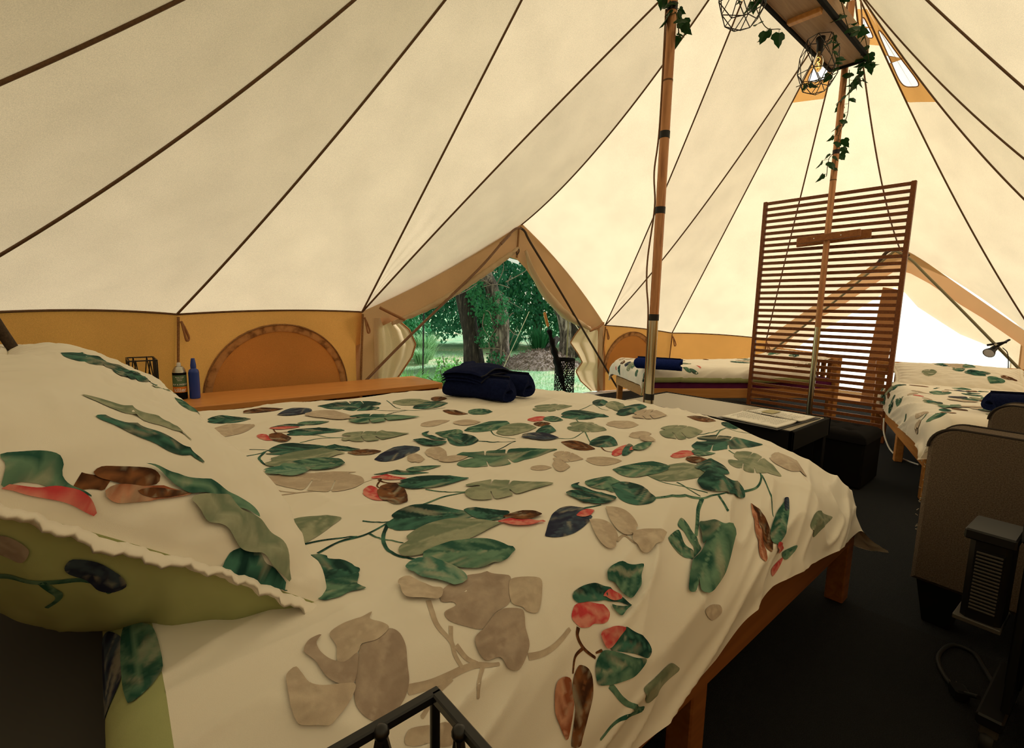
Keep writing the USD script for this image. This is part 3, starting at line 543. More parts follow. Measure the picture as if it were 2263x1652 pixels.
class Pillow:
    """Fabric coordinates (a, b) from -1 to 1 on the upper side."""
    def __init__(s, c, L, D, T, tilt, yaw=0.0, seed=0, sag=0.0):
        s.c, s.L, s.D, s.T, s.seed = np.asarray(c, float), L, D, T, seed
        cy, sy = math.cos(yaw), math.sin(yaw); ct, st = math.cos(tilt), math.sin(tilt)
        Rz = np.array([[cy, -sy, 0], [sy, cy, 0], [0, 0, 1]])
        s.ax = (Rz @ np.array([[0, 1, 0], [-ct, 0, st], [st, 0, ct]]).T).T       # along its length, up its depth, its face
        s.sag = sag
    def side(s, a, b, sg):
        a, b = np.asarray(a, float), np.asarray(b, float)
        q = np.clip((1 - np.abs(a) ** 2.6), 0, 1) ** .55 * np.clip((1 - np.abs(b) ** 2.4), 0, 1) ** .55
        x = a * s.L / 2 * (1 - .07 * (1 - b * b)); y = b * s.D / 2 * (1 - .08 * (1 - a * a))
        w = meshkit.fbm(np.stack([a * 2.2, b * 1.6, 0 * a], -1), 3, s.seed) - .5
        edge = np.exp(-((1 - np.maximum(np.abs(a), np.abs(b))) / .16)) * np.minimum(1, (1 - np.maximum(np.abs(a), np.abs(b))) * 25)
        T_ = s.T if np.ndim(s.T) == 0 else (s.T[0] if sg > 0 else s.T[1])
        t = T_ / 2 * q * (1 + .35 * w) + .008 * edge * np.sin(24 * (a + b) + 9 * w) + .006 * ridge(np.stack([(a + b * .6) * 3, (b - a * .3) * 9, 0 * a], -1), s.seed + 2) * q
        z = sg * t - s.sag * (a * a) * 1.0 + .012 * np.sin(a * 17 + s.seed) * (np.abs(b) > .93) * sg * 0
        return s.c + x[..., None] * s.ax[0] + y[..., None] * s.ax[1] + z[..., None] * s.ax[2]
    def __call__(s, a, b): return s.side(a, b, 1.0)
    def normal(s, a, b, e=.01):
        a = np.clip(a, -.97, .97); b = np.clip(b, -.97, .97)
        u = s.side(a + e, b, 1) - s.side(a - e, b, 1); v = s.side(a, b + e, 1) - s.side(a, b - e, 1); n = np.cross(u, v); return n / (np.linalg.norm(n, axis=-1, keepdims=True) + 1e-12)
KING = Cover(.03, 2.10, .40, 2.34, .625, .20, .20, puff=.024, wr=.021, seed=4)
sm = lambda t: np.clip(t, 0, 1) ** 1.4
KING.droop = lambda x, y: .20 * sm((x - 1.35) / .75) * sm((1.02 - y) / .6) + .05 * sm((x - 1.2) / .8) * sm((y - 1.5) / .8)
PIL_A = Pillow((.022, 1.055, .768), .80, .56, (.23, .37), math.radians(36), 0.0, 3)
PIL_B = Pillow((.02, 1.89, .735), .86, .56, (.24, .32), math.radians(34), .03, 8)
# print on the bedding, in fabric coordinates (millimetres on the quilt, thousandths of the half-size on the pillows): tone, outline
LEAVES = """
B 459,1155 476,1116 466,1076 434,1049 406,1047 383,1056 382,1060 413,1120 415,1128 377,1063 360,1070 342,1090 340,1097 370,1150 371,1158 334,1105 318,1130 302,1162 287,1208 274,1248 289,1244 307,1240 324,1234 342,1228 374,1203 374,1204 348,1225 350,1225 369,1217 386,1208 418,1181 417,1183 392,1205 393,1205 415,1194 442,1178 472,1158 478,1149
B 280,1044 277,1036 266,1020 254,1004 242,994 234,991 231,995 230,1001 230,1006 233,1013 238,1025 247,1040 257,1052 268,1058 276,1057 281,1051
D 425,838 426,855 447,868 477,871 507,859 533,832 551,798 561,770 566,753 545,753 510,754 467,760 429,773 405,792 399,814 406,833
D 555,787 561,792 573,792 587,782 602,762 614,739 622,719 604,709 584,703 565,711 555,731 552,763
S 403,742 406,756 435,769 472,774 510,767 540,747 560,721 569,698 574,685 549,681 506,676 453,674 407,680 377,694 371,715 380,734
G 396,678 402,687 430,689 463,684 494,669 515,647 525,624 527,605 528,594 517,590 500,583 474,582 445,592 419,613 400,641 390,668
H 391,666 382,674 367,673 355,664 352,647 357,626 369,604 381,587 388,577 394,575 404,574 415,578 420,591 418,612 410,638 399,660
D 215,800 239,805 259,799 272,787 271,778 291,756 296,728 301,719 294,708 276,707 243,714 216,719 201,731
G 201,731 243,714 275,706 294,706 278,674 283,653 260,658 241,652 222,654 215,668 205,686 199,704
S 212,870 217,896 233,929 257,944 289,940 318,921 342,899 315,878 284,857 250,842 227,843 214,856
P 435,1010 442,1025 455,1036 466,1039 472,1026 470,1001 462,970 454,944 448,928 446,930 442,933 436,941 432,955 430,973 430,992 432,1007
W 474,1012 485,1026 503,1030 518,1023 524,1001 518,969 504,934 490,906 481,890 474,889 463,889 452,897 445,915 446,944 455,977 466,1005
D 505,1109 518,1106 542,1097 567,1085 593,1067 611,1051 624,1038 607,1043 584,1050 557,1064 533,1080 514,1098
P 494,1095 501,1093 514,1085 527,1074 542,1058 552,1044 559,1033 541,1039 521,1048 503,1061 493,1075 491,1088
D 535,1016 534,1026 553,1030 581,1028 613,1016 641,997 663,975 675,957 682,946 665,943 635,939 596,938 559,947 532,964 520,987 520,1008
G 581,1083 590,1088 608,1093 629,1092 651,1086 667,1077 680,1069 661,1063 638,1058 613,1058 595,1064 584,1075
N 716,1247 709,1235 678,1215 640,1196 605,1188 580,1191 567,1203 563,1217 561,1225 573,1237 594,1257 624,1277 657,1290 689,1290 711,1278 723,1261
W 535,1348 548,1354 569,1357 587,1348 601,1329 607,1306 611,1284 595,1277 576,1272 556,1280 543,1298 536,1327
D 360,1468 359,1498 381,1530 413,1549 449,1542 481,1508 505,1460 519,1417 527,1390 508,1393 477,1399 435,1409 395,1424 363,1441 348,1457 345,1468
D 499,1427 505,1436 519,1441 535,1433 553,1411 568,1385 580,1360 567,1359 551,1360 532,1371 516,1388 504,1411
S 337,1371 340,1392 371,1420 412,1440 454,1440 488,1422 510,1391 521,1362 526,1344 503,1336 464,1322 413,1311 365,1308 330,1318 316,1338 317,1359
G 342,1313 352,1332 387,1346 426,1350 458,1336 477,1307 482,1270 480,1239 477,1220 470,1215 456,1207 435,1204 408,1214 380,1238 356,1271 340,1301
H 301,1287 299,1299 310,1307 326,1310 346,1302 364,1284 379,1262 388,1243 393,1231 386,1224 374,1213 356,1206 336,1208 317,1224 304,1250 296,1275
D 858,1309 901,1307 922,1263 907,1207 866,1186 825,1188 816,1229 831,1271
G 846,1368 895,1356 924,1344 912,1302 864,1309 838,1287 834,1321
D 804,1387 840,1397 812,1367 818,1313 827,1270 802,1287 792,1323
D 739,1329 770,1319 795,1276 813,1247 783,1232 751,1246 737,1279
S 616,1515 598,1541 605,1562 631,1571 655,1567 675,1558 676,1555 653,1527 652,1523 681,1553 696,1546 713,1531 715,1527 692,1502 692,1497 721,1521 736,1504 751,1482 767,1453 781,1428 754,1421 722,1413 696,1411 674,1412 675,1458 671,1454 666,1413 662,1412 641,1416 626,1425 632,1475 629,1471 621,1427 619,1426 600,1438 582,1458 574,1490 586,1512
D 472,1681 469,1697 487,1708 515,1711 548,1699 579,1675 605,1644 621,1619 629,1603 613,1601 585,1600 548,1603 511,1614 481,1633 464,1655 460,1675
D 443,1806 458,1814 484,1819 507,1813 527,1795 539,1773 546,1752 532,1750 514,1750 491,1758 470,1772 452,1792
P 438,1798 447,1801 463,1798 481,1788 499,1769 512,1750 522,1732 507,1732 490,1735 469,1746 453,1763 442,1784
G 532,1797 542,1804 561,1807 581,1801 602,1783 617,1762 628,1743 609,1738 587,1735 562,1743 545,1758 535,1781
P 379,1710 382,1725 390,1734 399,1735 405,1720 408,1694 408,1662 406,1636 405,1620 403,1621 398,1623 393,1630 387,1645 381,1665 378,1688 377,1706
W 410,1687 413,1700 425,1706 439,1704 449,1691 456,1668 457,1641 456,1619 455,1606 449,1594 439,1576 427,1563 415,1567 407,1590 404,1629 405,1669
D 295,2037 293,2053 309,2069 333,2079 360,2073 385,2054 405,2026 417,2002 423,1987 413,1981 395,1972 369,1965 340,1968 315,1982 297,2004 288,2026
B 287,1913 288,1929 307,1944 332,1953 359,1947 380,1927 395,1900 403,1876 407,1861 392,1841 367,1809 335,1781 304,1773 283,1793 274,1837 275,1885
D 869,1914 882,1873 867,1843 832,1835 804,1845 783,1862 783,1866 820,1904 822,1910 777,1871 762,1885 747,1909 745,1916 782,1948 783,1955 740,1926 727,1954 716,1988 706,2034 698,2074 733,2081 774,2091 805,2091 831,2087 816,2014 822,2019 841,2085 847,2086 871,2077 885,2062 862,1981 867,1987 890,2057 894,2059 913,2037 928,2004 928,1951 906,1916
W 422,2097 422,2106 443,2121 472,2134 503,2139 532,2135 552,2125 564,2113 571,2106 561,2101 544,2091 518,2081 487,2075 457,2075 433,2082 418,2090
N 647,1990 645,1980 625,1968 597,1958 569,1956 545,1963 529,1976 521,1988 517,1996 527,2016 545,2048 571,2080 599,2096 625,2086 644,2054 653,2015
B 600,1921 609,1949 639,1960 674,1954 703,1920 721,1865 726,1803 725,1753 723,1723 714,1724 698,1727 675,1742 649,1773 624,1819 605,1870 595,1912
S 974,1920 980,1943 1009,1966 1045,1979 1078,1971 1101,1943 1113,1904 1117,1869 1118,1848 1102,1841 1074,1832 1037,1826 1001,1832 975,1852 962,1880 961,1908
D 1003,1795 1011,1811 1044,1830 1083,1843 1117,1840 1140,1823 1150,1797 1151,1773 1151,1758 1136,1751 1111,1738 1077,1728 1042,1728 1014,1739 997,1761 992,1783
G 736,1717 710,1741 711,1760 736,1767 763,1762 788,1753 789,1750 773,1725 773,1722 796,1747 813,1740 835,1726 839,1722 821,1700 822,1696 847,1716 868,1700 890,1679 915,1652 937,1628 902,1625 862,1620 830,1620 802,1623 806,1662 801,1660 792,1624 786,1624 760,1629 743,1637 753,1681 750,1678 736,1640 733,1639 710,1651 690,1670 681,1698 698,1716
W 1149,1893 1155,1907 1175,1924 1196,1936 1213,1935 1222,1922 1224,1901 1221,1882 1219,1870 1208,1860 1188,1845 1165,1830 1145,1826 1133,1836 1132,1856 1138,1880
W 1064,1664 1076,1668 1094,1663 1106,1646 1114,1614 1114,1581 1112,1552 1095,1552 1076,1558 1060,1577 1054,1605 1057,1640
G 1136,1583 1143,1595 1163,1601 1183,1599 1199,1585 1205,1562 1204,1535 1199,1514 1196,1500 1185,1494 1166,1485 1144,1481 1126,1489 1116,1510 1117,1541 1125,1571
G 945,1329 964,1344 1014,1360 1068,1368 1108,1362 1127,1343 1125,1317 1113,1294 1105,1280 1087,1277 1056,1272 1016,1270 977,1276 948,1288 933,1306 931,1322
G 792,1072 762,1100 764,1123 794,1131 825,1125 854,1114 855,1111 835,1082 835,1078 863,1108 883,1100 908,1083 912,1079 890,1054 891,1049 921,1072 945,1053 970,1029 998,998 1023,970 980,969 930,967 890,968 857,973 868,1013 862,1010 845,975 837,974 806,981 786,991 807,1035 802,1031 779,994 775,993 749,1007 727,1027 721,1056 745,1074
B 637,1175 643,1188 657,1201 671,1208 679,1203 680,1187 676,1164 670,1145 666,1132 660,1127 650,1119 638,1113 629,1115 625,1127 626,1147 631,1166
B 714,1208 725,1221 743,1230 761,1231 769,1219 767,1196 757,1168 745,1145 738,1131 730,1126 716,1119 702,1117 692,1125 689,1145 695,1172 705,1198
B 705,1117 707,1122 721,1126 738,1127 755,1122 768,1113 775,1101 779,1091 780,1086 771,1083 756,1079 736,1077 717,1079 703,1088 697,1100 697,1112
B 874,1509 878,1519 900,1531 928,1542 955,1544 976,1537 988,1525 992,1513 995,1506 982,1496 960,1480 931,1464 902,1457 879,1462 867,1478 864,1497
B 977,1453 981,1464 997,1472 1017,1473 1034,1463 1045,1443 1050,1419 1051,1399 1051,1387 1039,1383 1021,1377 998,1376 977,1383 965,1399 962,1423 967,1444
S 662,873 643,894 647,910 671,914 694,909 714,900 715,898 695,878 695,875 720,895 734,888 751,875 753,872 733,855 734,852 759,867 775,852 791,834 808,810 822,789 789,785 751,781 721,780 696,783 711,821 706,818 687,784 681,783 659,788 645,796 667,838 663,835 640,799 637,798 619,809 605,826 605,854 626,872
D 922,692 964,703 984,684 977,643 942,597 929,573 897,566 864,576 855,595 863,623 881,647
G 895,751 930,747 970,736 970,712 967,700 922,692 885,655 885,684 880,705 877,729
D 849,755 877,753 859,743 862,712 862,678 864,633 846,638 849,680 840,714 836,737
D 798,725 823,725 837,703 846,669 861,630 827,622 804,635 787,659 789,686 788,707
N 749,610 746,603 721,591 689,580 658,575 633,578 617,586 610,595 607,600 624,614 652,636 688,659 724,671 750,668 762,650 763,627
P 774,621 764,616 749,610 737,609 727,613 723,619 721,625 732,630 745,634 759,635 768,633 773,626
P 571,695 580,694 596,689 612,679 627,664 638,649 645,637 629,640 611,645 591,656 579,669 572,685
W 594,706 610,708 632,706 650,700 661,689 664,677 664,666 649,664 633,664 615,670 603,681 596,695
B 790,527 777,518 760,518 748,525 746,541 757,564 776,587 793,604 804,615 808,611 813,605 818,592 819,576 814,557 805,539 796,527
B 714,518 705,511 692,510 683,516 682,530 690,549 704,569 717,584 725,594 730,591 738,587 746,578 749,564 744,548 734,531 722,519
B 766,517 765,520 773,521 786,518 801,513 815,505 826,497 833,491 837,487 824,482 803,474 777,468 756,468 745,477 745,493 754,509
G 956,477 1005,468 1016,440 1033,430 990,407 927,378 876,367 836,363 820,373 836,394 812,377 798,388 828,410 856,427 899,433 937,445 918,443 937,466
Z 912,415 926,412 929,395 918,391 905,400 906,409
Z 873,414 868,399 870,383 888,368 876,368 859,381 857,397
Z 824,391 834,392 819,376 813,374 812,378
G 924,504 924,485 911,448 909,436 856,427 882,438 896,477 894,494
G 837,479 886,486 873,460 877,434 856,427 839,446 832,466
D 1569,784 1551,806 1569,822 1616,824 1654,818 1683,808 1684,806 1635,787 1632,785 1691,803 1713,795 1734,782 1736,778 1688,763 1686,759 1743,773 1761,757 1778,739 1792,714 1804,694 1733,691 1650,688 1590,689 1542,692 1613,730 1600,728 1525,694 1513,693 1472,699 1453,708 1543,749 1532,746 1446,711 1438,710 1414,722 1405,740 1434,768 1497,785
S 1420,610 1449,637 1504,658 1562,664 1589,658 1599,647 1594,644 1499,617 1489,614 1596,641 1603,632 1595,616 1590,611 1502,588 1493,584 1585,604 1571,586 1548,563 1508,532 1474,505 1442,511 1405,517 1379,525 1360,533 1410,558 1403,557 1353,536 1348,537 1333,547 1329,556 1390,582 1383,581 1328,560 1324,560 1319,573 1325,590 1352,610 1388,618
P 1259,734 1271,740 1301,744 1333,746 1356,741 1365,731 1362,720 1354,709 1348,703 1334,702 1310,701 1280,702 1255,706 1240,713 1238,722 1246,731
G 1346,712 1352,722 1371,732 1393,737 1409,733 1418,720 1419,702 1416,687 1413,677 1401,675 1381,673 1358,673 1338,677 1327,686 1327,697 1334,708
W 1265,691 1274,696 1292,697 1310,693 1320,685 1321,672 1314,659 1305,649 1299,643 1292,643 1279,643 1265,646 1254,653 1249,664 1251,677 1257,689
S 1074,681 1105,692 1161,691 1213,681 1237,661 1230,634 1199,606 1164,584 1142,572 1127,576 1103,583 1075,597 1052,617 1043,641 1047,664 1059,681
D 1230,640 1248,648 1277,647 1300,640 1307,623 1296,601 1273,579 1250,562 1235,552 1221,552 1197,553 1174,559 1161,573 1166,593 1186,616 1212,636
D 1100,568 1159,579 1217,594 1203,564 1197,538 1219,509 1186,484 1138,489 1118,505 1094,522 1077,542
G 1145,676 1133,667 1098,667 1059,674 1028,690 1011,712 1008,735 1013,752 1017,762 1035,761 1065,758 1103,749 1137,735 1160,715 1166,695 1161,679
D 1136,942 1159,958 1204,973 1246,981 1268,974 1265,953 1244,925 1219,900 1202,885 1195,885 1183,885 1167,888 1150,897 1138,910 1131,926 1130,939
W 1079,1009 1094,1006 1113,995 1125,976 1128,949 1123,924 1116,903 1097,906 1078,913 1063,932 1061,958 1069,989
P 1126,847 1111,838 1104,826 1108,817 1127,817 1158,826 1193,839 1221,852 1238,860 1237,863 1234,868 1225,871 1207,872 1181,868 1154,860 1131,852
D 1130,815 1147,828 1182,848 1217,865 1238,871 1241,864 1229,848 1213,831 1202,821 1192,817 1176,811 1155,804 1136,800 1124,800 1119,804 1122,810
P 1173,821 1185,829 1202,839 1214,843 1219,843 1218,838 1214,832 1205,827 1195,821 1184,817 1177,817 1173,819
G 1202,831 1191,824 1191,814 1199,806 1219,804 1245,809 1274,818 1295,827 1308,833 1307,836 1303,841 1294,846 1276,848 1252,847 1226,841 1206,835
B 978,929 981,945 994,956 1011,958 1022,954 1028,947 1027,946 1002,932 1000,930 1028,944 1033,939 1034,929 1034,927 1011,915 1009,913 1034,923 1034,912 1032,899 1026,882 1022,867 1010,868 997,870 987,873 979,877 989,896 987,895 977,878 975,879 968,884 964,889 976,910 975,909 963,891 962,891 957,899 954,910 958,925 967,932
B 1030,860 1034,866 1049,863 1066,855 1079,840 1087,822 1090,804 1088,791 1087,784 1076,783 1059,784 1037,790 1020,801 1011,819 1012,839 1019,856
B 862,912 865,917 877,920 890,919 901,913 907,904 909,893 908,884 907,878 902,878 894,878 883,879 872,884 864,892 859,902 858,910
B 940,905 945,910 953,910 960,904 963,894 961,880 955,866 949,855 946,848 936,844 920,838 905,835 896,840 898,855 911,876 928,897
S 1284,1148 1298,1175 1328,1191 1361,1191 1378,1181 1385,1167 1382,1164 1329,1147 1324,1144 1384,1161 1388,1150 1386,1133 1383,1129 1334,1115 1329,1111 1381,1122 1375,1104 1363,1081 1344,1052 1327,1027 1306,1026 1281,1025 1264,1028 1251,1034 1282,1079 1277,1076 1247,1036 1243,1036 1233,1045 1230,1056 1267,1105 1263,1102 1228,1060 1226,1059 1222,1075 1225,1098 1241,1132 1263,1151
D 1387,1294 1402,1316 1448,1336 1501,1344 1543,1330 1566,1298 1570,1256 1565,1220 1560,1199 1539,1198 1504,1198 1459,1204 1415,1218 1383,1241 1369,1266 1370,1288
S 1427,1476 1425,1497 1452,1517 1498,1530 1529,1530 1549,1524 1548,1522 1490,1492 1485,1489 1553,1520 1568,1516 1579,1505 1578,1502 1523,1476 1519,1472 1581,1497 1588,1484 1590,1467 1587,1443 1584,1422 1545,1406 1500,1388 1466,1378 1439,1373 1467,1426 1460,1421 1429,1371 1423,1369 1398,1367 1385,1373 1423,1434 1417,1429 1380,1375 1376,1373 1359,1381 1349,1399 1357,1434 1386,1463
P 1218,1315 1226,1322 1251,1330 1278,1336 1300,1335 1312,1328 1313,1317 1310,1307 1307,1301 1297,1295 1280,1286 1257,1277 1236,1275 1219,1281 1211,1293 1210,1307
G 1280,1292 1290,1303 1313,1312 1336,1315 1350,1307 1352,1289 1345,1267 1335,1248 1329,1236 1321,1233 1308,1229 1291,1229 1277,1235 1269,1249 1268,1268 1272,1285
W 1198,1260 1203,1265 1217,1269 1233,1268 1245,1262 1252,1252 1253,1240 1251,1230 1249,1224 1241,1220 1227,1214 1210,1210 1196,1212 1188,1222 1187,1237 1191,1253
D 1737,1433 1756,1450 1794,1469 1831,1482 1854,1480 1856,1464 1843,1438 1825,1415 1814,1400 1796,1391 1766,1376 1732,1363 1706,1360 1695,1372 1702,1395 1719,1420
S 1733,1352 1764,1379 1812,1403 1852,1414 1866,1401 1849,1365 1813,1317 1775,1275 1751,1250 1737,1245 1713,1237 1689,1236 1674,1247 1676,1273 1693,1308 1716,1340
D 1656,1228 1681,1245 1748,1269 1819,1289 1872,1294 1895,1283 1892,1261 1876,1239 1864,1225 1833,1214 1781,1197 1716,1179 1658,1171 1623,1176 1615,1193 1627,1214
B 1674,1145 1686,1168 1718,1184 1756,1187 1777,1180 1787,1169 1784,1167 1726,1148 1721,1145 1787,1164 1794,1156 1793,1141 1791,1138 1737,1122 1732,1118 1790,1132 1785,1116 1776,1096 1757,1070 1742,1048 1717,1047 1688,1045 1667,1047 1651,1051 1681,1089 1676,1086 1645,1053 1641,1053 1628,1060 1623,1069 1660,1110 1655,1107 1620,1072 1618,1071 1611,1084 1611,1103 1625,1130 1649,1147
B 1447,1118 1459,1128 1488,1131 1517,1126 1538,1110 1545,1088 1540,1063 1531,1043 1525,1032 1505,1027 1473,1020 1436,1018 1408,1027 1398,1049 1407,1079 1426,1108
B 1328,932 1342,941 1375,951 1408,957 1430,954 1436,942 1429,925 1417,911 1409,902 1396,898 1373,893 1346,889 1322,891 1309,899 1308,912 1315,926
B 1323,887 1331,895 1346,901 1360,901 1366,894 1364,880 1356,864 1346,850 1340,841 1332,840 1320,839 1306,841 1297,847 1296,858 1303,872 1314,883
W 1805,996 1832,1000 1870,996 1893,983 1901,959 1893,934 1881,911 1851,911 1819,915 1794,930 1785,951 1793,978
S 1529,924 1527,940 1553,950 1594,951 1622,945 1641,937 1640,936 1586,925 1582,923 1644,934 1657,928 1667,918 1666,915 1615,906 1612,904 1668,912 1674,901 1676,887 1672,870 1669,855 1624,844 1572,830 1534,824 1504,822 1552,871 1543,867 1494,821 1486,819 1461,820 1450,827 1510,883 1502,879 1445,829 1440,828 1426,838 1422,856 1443,889 1483,916
D 1883,888 1890,894 1913,896 1938,894 1957,887 1966,876 1967,863 1963,853 1960,847 1947,844 1926,838 1900,835 1878,839 1865,850 1864,866 1871,882
S 1957,842 1958,844 1960,836 1962,823 1962,807 1961,792 1960,778 1958,770 1957,765 1957,769 1958,777 1959,789 1960,805 1959,821 1958,834 1957,843
G 1951,759 1955,752 1956,733 1951,708 1941,678 1929,652 1918,631 1934,659 1950,692 1963,725 1966,747 1959,758
B 1641,601 1683,617 1743,623 1790,619 1799,598 1768,566 1711,530 1655,501 1621,484 1608,488 1587,497 1567,512 1560,534 1570,559 1595,583 1623,601
S 1025,1256 1037,1271 1075,1287 1118,1297 1153,1293 1173,1275 1177,1250 1172,1227 1169,1214 1150,1207 1120,1196 1080,1188 1043,1189 1017,1201 1007,1223 1009,1245
D 1104,1151 1120,1168 1157,1192 1194,1209 1217,1212 1222,1197 1212,1173 1197,1149 1187,1135 1177,1131 1159,1126 1136,1122 1114,1121 1099,1126 1093,1136 1095,1146
N 1047,1154 1059,1167 1086,1170 1112,1163 1129,1143 1133,1115 1126,1084 1115,1060 1107,1046 1099,1046 1085,1049 1067,1058 1051,1076 1040,1100 1037,1128 1039,1150
W 1195,467 1199,428 1189,383 1136,354 1136,370 1161,412
R 1195,467 1158,414 1127,364 1092,346 1093,363 1137,420
G 1169,358 1166,368 1179,386 1211,404 1263,420 1314,429 1359,436 1349,426 1331,413 1294,396 1250,380 1200,365
N 1344,438 1365,434 1318,408 1301,411
P 1173,346 1165,358 1179,361 1209,348
C 198,493 207,511 224,541 230,546 246,543 268,551 278,540 278,521 270,500 264,482 252,468 234,459 212,458 201,466 196,480
B 202,583 222,589 244,586 263,589 254,578 265,563 269,551 248,542 229,546 222,539 204,534 195,539 202,560
C 166,572 177,585 193,586 183,577 183,560 190,544 203,533 220,537 203,506 187,511 177,526 173,552
B 139,547 151,554 154,543 158,526 170,516 202,505 197,494 181,481 165,473 152,479 136,489 133,506 134,524
B 324,629 343,628 356,587 368,577 354,561 330,571 310,584
C 368,577 399,587 431,587 480,555 480,548 452,515 419,511 390,499 365,514 349,529 349,540 372,544 355,558
B 478,546 522,525 509,503 483,480 467,491 465,499 453,514
C 420,510 439,509 462,495 451,473 442,450 430,439 408,428 393,440 391,455 371,461 366,475 371,493 391,499
B 237,426 245,438 269,432 293,419 307,408 288,401
P 534,453 550,462 576,457 599,440 606,427 587,416 566,426 555,426 537,432 530,445
D 552,472 560,479 584,480 611,474 629,456 647,436 651,413 636,433 604,445 582,455 557,462
P 608,450 627,454 645,443 645,435 625,440
G 616,437 651,413 638,413 624,410 619,422
G 645,480 667,484 693,476 712,466 727,457 705,444 691,429 676,425 659,424 650,440 645,454 635,466
D 576,383 601,393 620,394 634,376 649,359 651,344 635,339 610,357 589,372
G 563,388 588,371 610,351 632,338 601,330 568,336 548,343 532,354 541,379
P 568,409 577,411 601,401 615,395 600,391 577,385 568,390
W 513,392 526,382 528,367 518,344 500,324 483,303 477,295 462,306 483,345 486,368 497,384
R 458,384 467,392 480,391 489,383 485,366 482,350 457,315 452,341 450,360
S 616,306 648,308 709,306 740,284 735,280 670,281 637,276 620,291
B 816,343 851,344 878,334 875,321 838,322
S 1366,351 1453,373 1619,363 1462,334 1385,324
P 1148,323 1183,329 1208,329 1191,316 1156,305
G 1207,341 1270,332 1238,322 1213,321
"""
STEMS = """
B 5 339,568 330,533 337,502 334,485 336,468
B 7 258,474 286,469 316,467 335,466 359,461 386,446
B 6 432,436 460,429 487,429 518,437
B 4 364,457 346,438 340,426
B 5 317,464 295,458 264,442
B 4 348,521 339,504 334,485
B 5 341,495 347,475 360,462
W 4 534,433 526,424 530,409 546,386
W 3 530,408 510,404 496,387
G 6 551,341 567,313 598,286 626,273
G 4 622,273 556,290 517,282
W 3 562,389 549,392
G 4 928,575 983,549 1044,523 1083,516 1126,499
G 6 1044,523 993,503 949,478 915,458
G 4 1096,509 1078,484 1055,461
D 4 262,801 305,816 357,816 416,837 450,855
D 4 216,842 255,842 292,835 339,817
D 5 406,830 376,788 362,749 367,714 388,666
D 3 371,868 395,843 416,835
G 3 361,816 369,782 393,743
G 4 503,861 572,872 662,845
G 4 558,945 601,875 662,845
D 4 266,1469 331,1476 363,1501
D 5 349,1489 319,1428 314,1363 333,1316
D 3 319,1539 369,1496
G 3 462,1542 536,1558 609,1508
G 3 513,1622 549,1569 609,1508
D 3 832,1837 954,1746 1102,1703
D 3 810,1714 893,1748 954,1746
D 3 983,2006 936,1845 938,1787
D 4 902,1202 935,1147 994,1126
D 3 869,1092 939,1104 994,1126
G 3 1011,1280 991,1224 1015,1150
B 3 291,1219 289,1141 316,1090
B 3 228,1076 272,1097 316,1090 396,1069 488,1077
W 3 446,1778 441,1709 477,1693
W 4 495,1061 506,1039 538,1015
W 3 503,1062 479,1033 480,1013
G 4 929,575 1010,541 1042,526
G 3 1055,687 1035,595 1078,527
G 3 1058,598 1044,560 1047,529
G 3 1108,1051 1137,1011 1242,1054
G 3 1242,1054 1186,994 1148,950
W 3 1143,902 1125,871 1131,846
G 4 1215,498 1284,495 1342,510 1385,534
G 3 1366,520 1297,460 1229,413
G 3 1512,683 1475,635 1430,585
G 3 1531,1335 1624,1369 1715,1404
G 3 1700,1392 1656,1316 1649,1272
G 3 1397,1231 1304,1122
B 4 720,520 748,523 749,495
B 4 751,522 762,543
D 4 742,638 773,640 809,631
G 3 1674,806 1770,837 1852,855
G 3 1588,845 1687,834 1833,851
G 3 1852,855 1879,811 1957,790
"""
PA_LEAVES = """
G -913,568 -900,509 -886,424 -905,384 -920,377 -959,298 -973,243 -964,325 -955,410 -970,471 -986,505
P -988,501 -980,494 -964,414 -951,357 -969,277 -979,234 -991,197 -991,242 -987,315 -985,396 -984,465
W -899,285 -871,267 -856,186 -849,86 -856,52 -877,52 -909,109 -930,175 -925,248
R -959,222 -937,197 -909,109 -874,22 -881,-102 -915,-20 -936,78 -964,155 -967,202
W -924,117 -888,44 -880,-93 -916,-12 -920,62
G -839,125 -831,49 -811,-82 -793,-216 -783,-331 -851,-451 -856,-347 -844,-235 -888,-94 -864,-36 -849,37
S -910,-96 -868,-165 -796,-285 -869,-353 -861,-461 -898,-569 -959,-635 -991,-667 -987,-620 -982,-547 -961,-487 -958,-356 -936,-235
D -992,-342 -971,-359 -944,-422 -944,-475 -979,-517 -983,-579 -993,-658 -1025,-660 -1005,-628 -1002,-550 -1002,-462 -1036,-357
D -630,381 -609,367 -591,311 -596,218 -626,87 -668,-33 -707,-134 -718,-69 -725,17 -717,133 -694,238 -657,333
S -370,466 -358,448 -361,385 -389,289 -446,156 -509,36 -564,-64 -559,4 -544,94 -509,214 -462,322 -406,418
"""
PA_STEMS = """
W 5 -935,319 -934,269 -939,222
"""
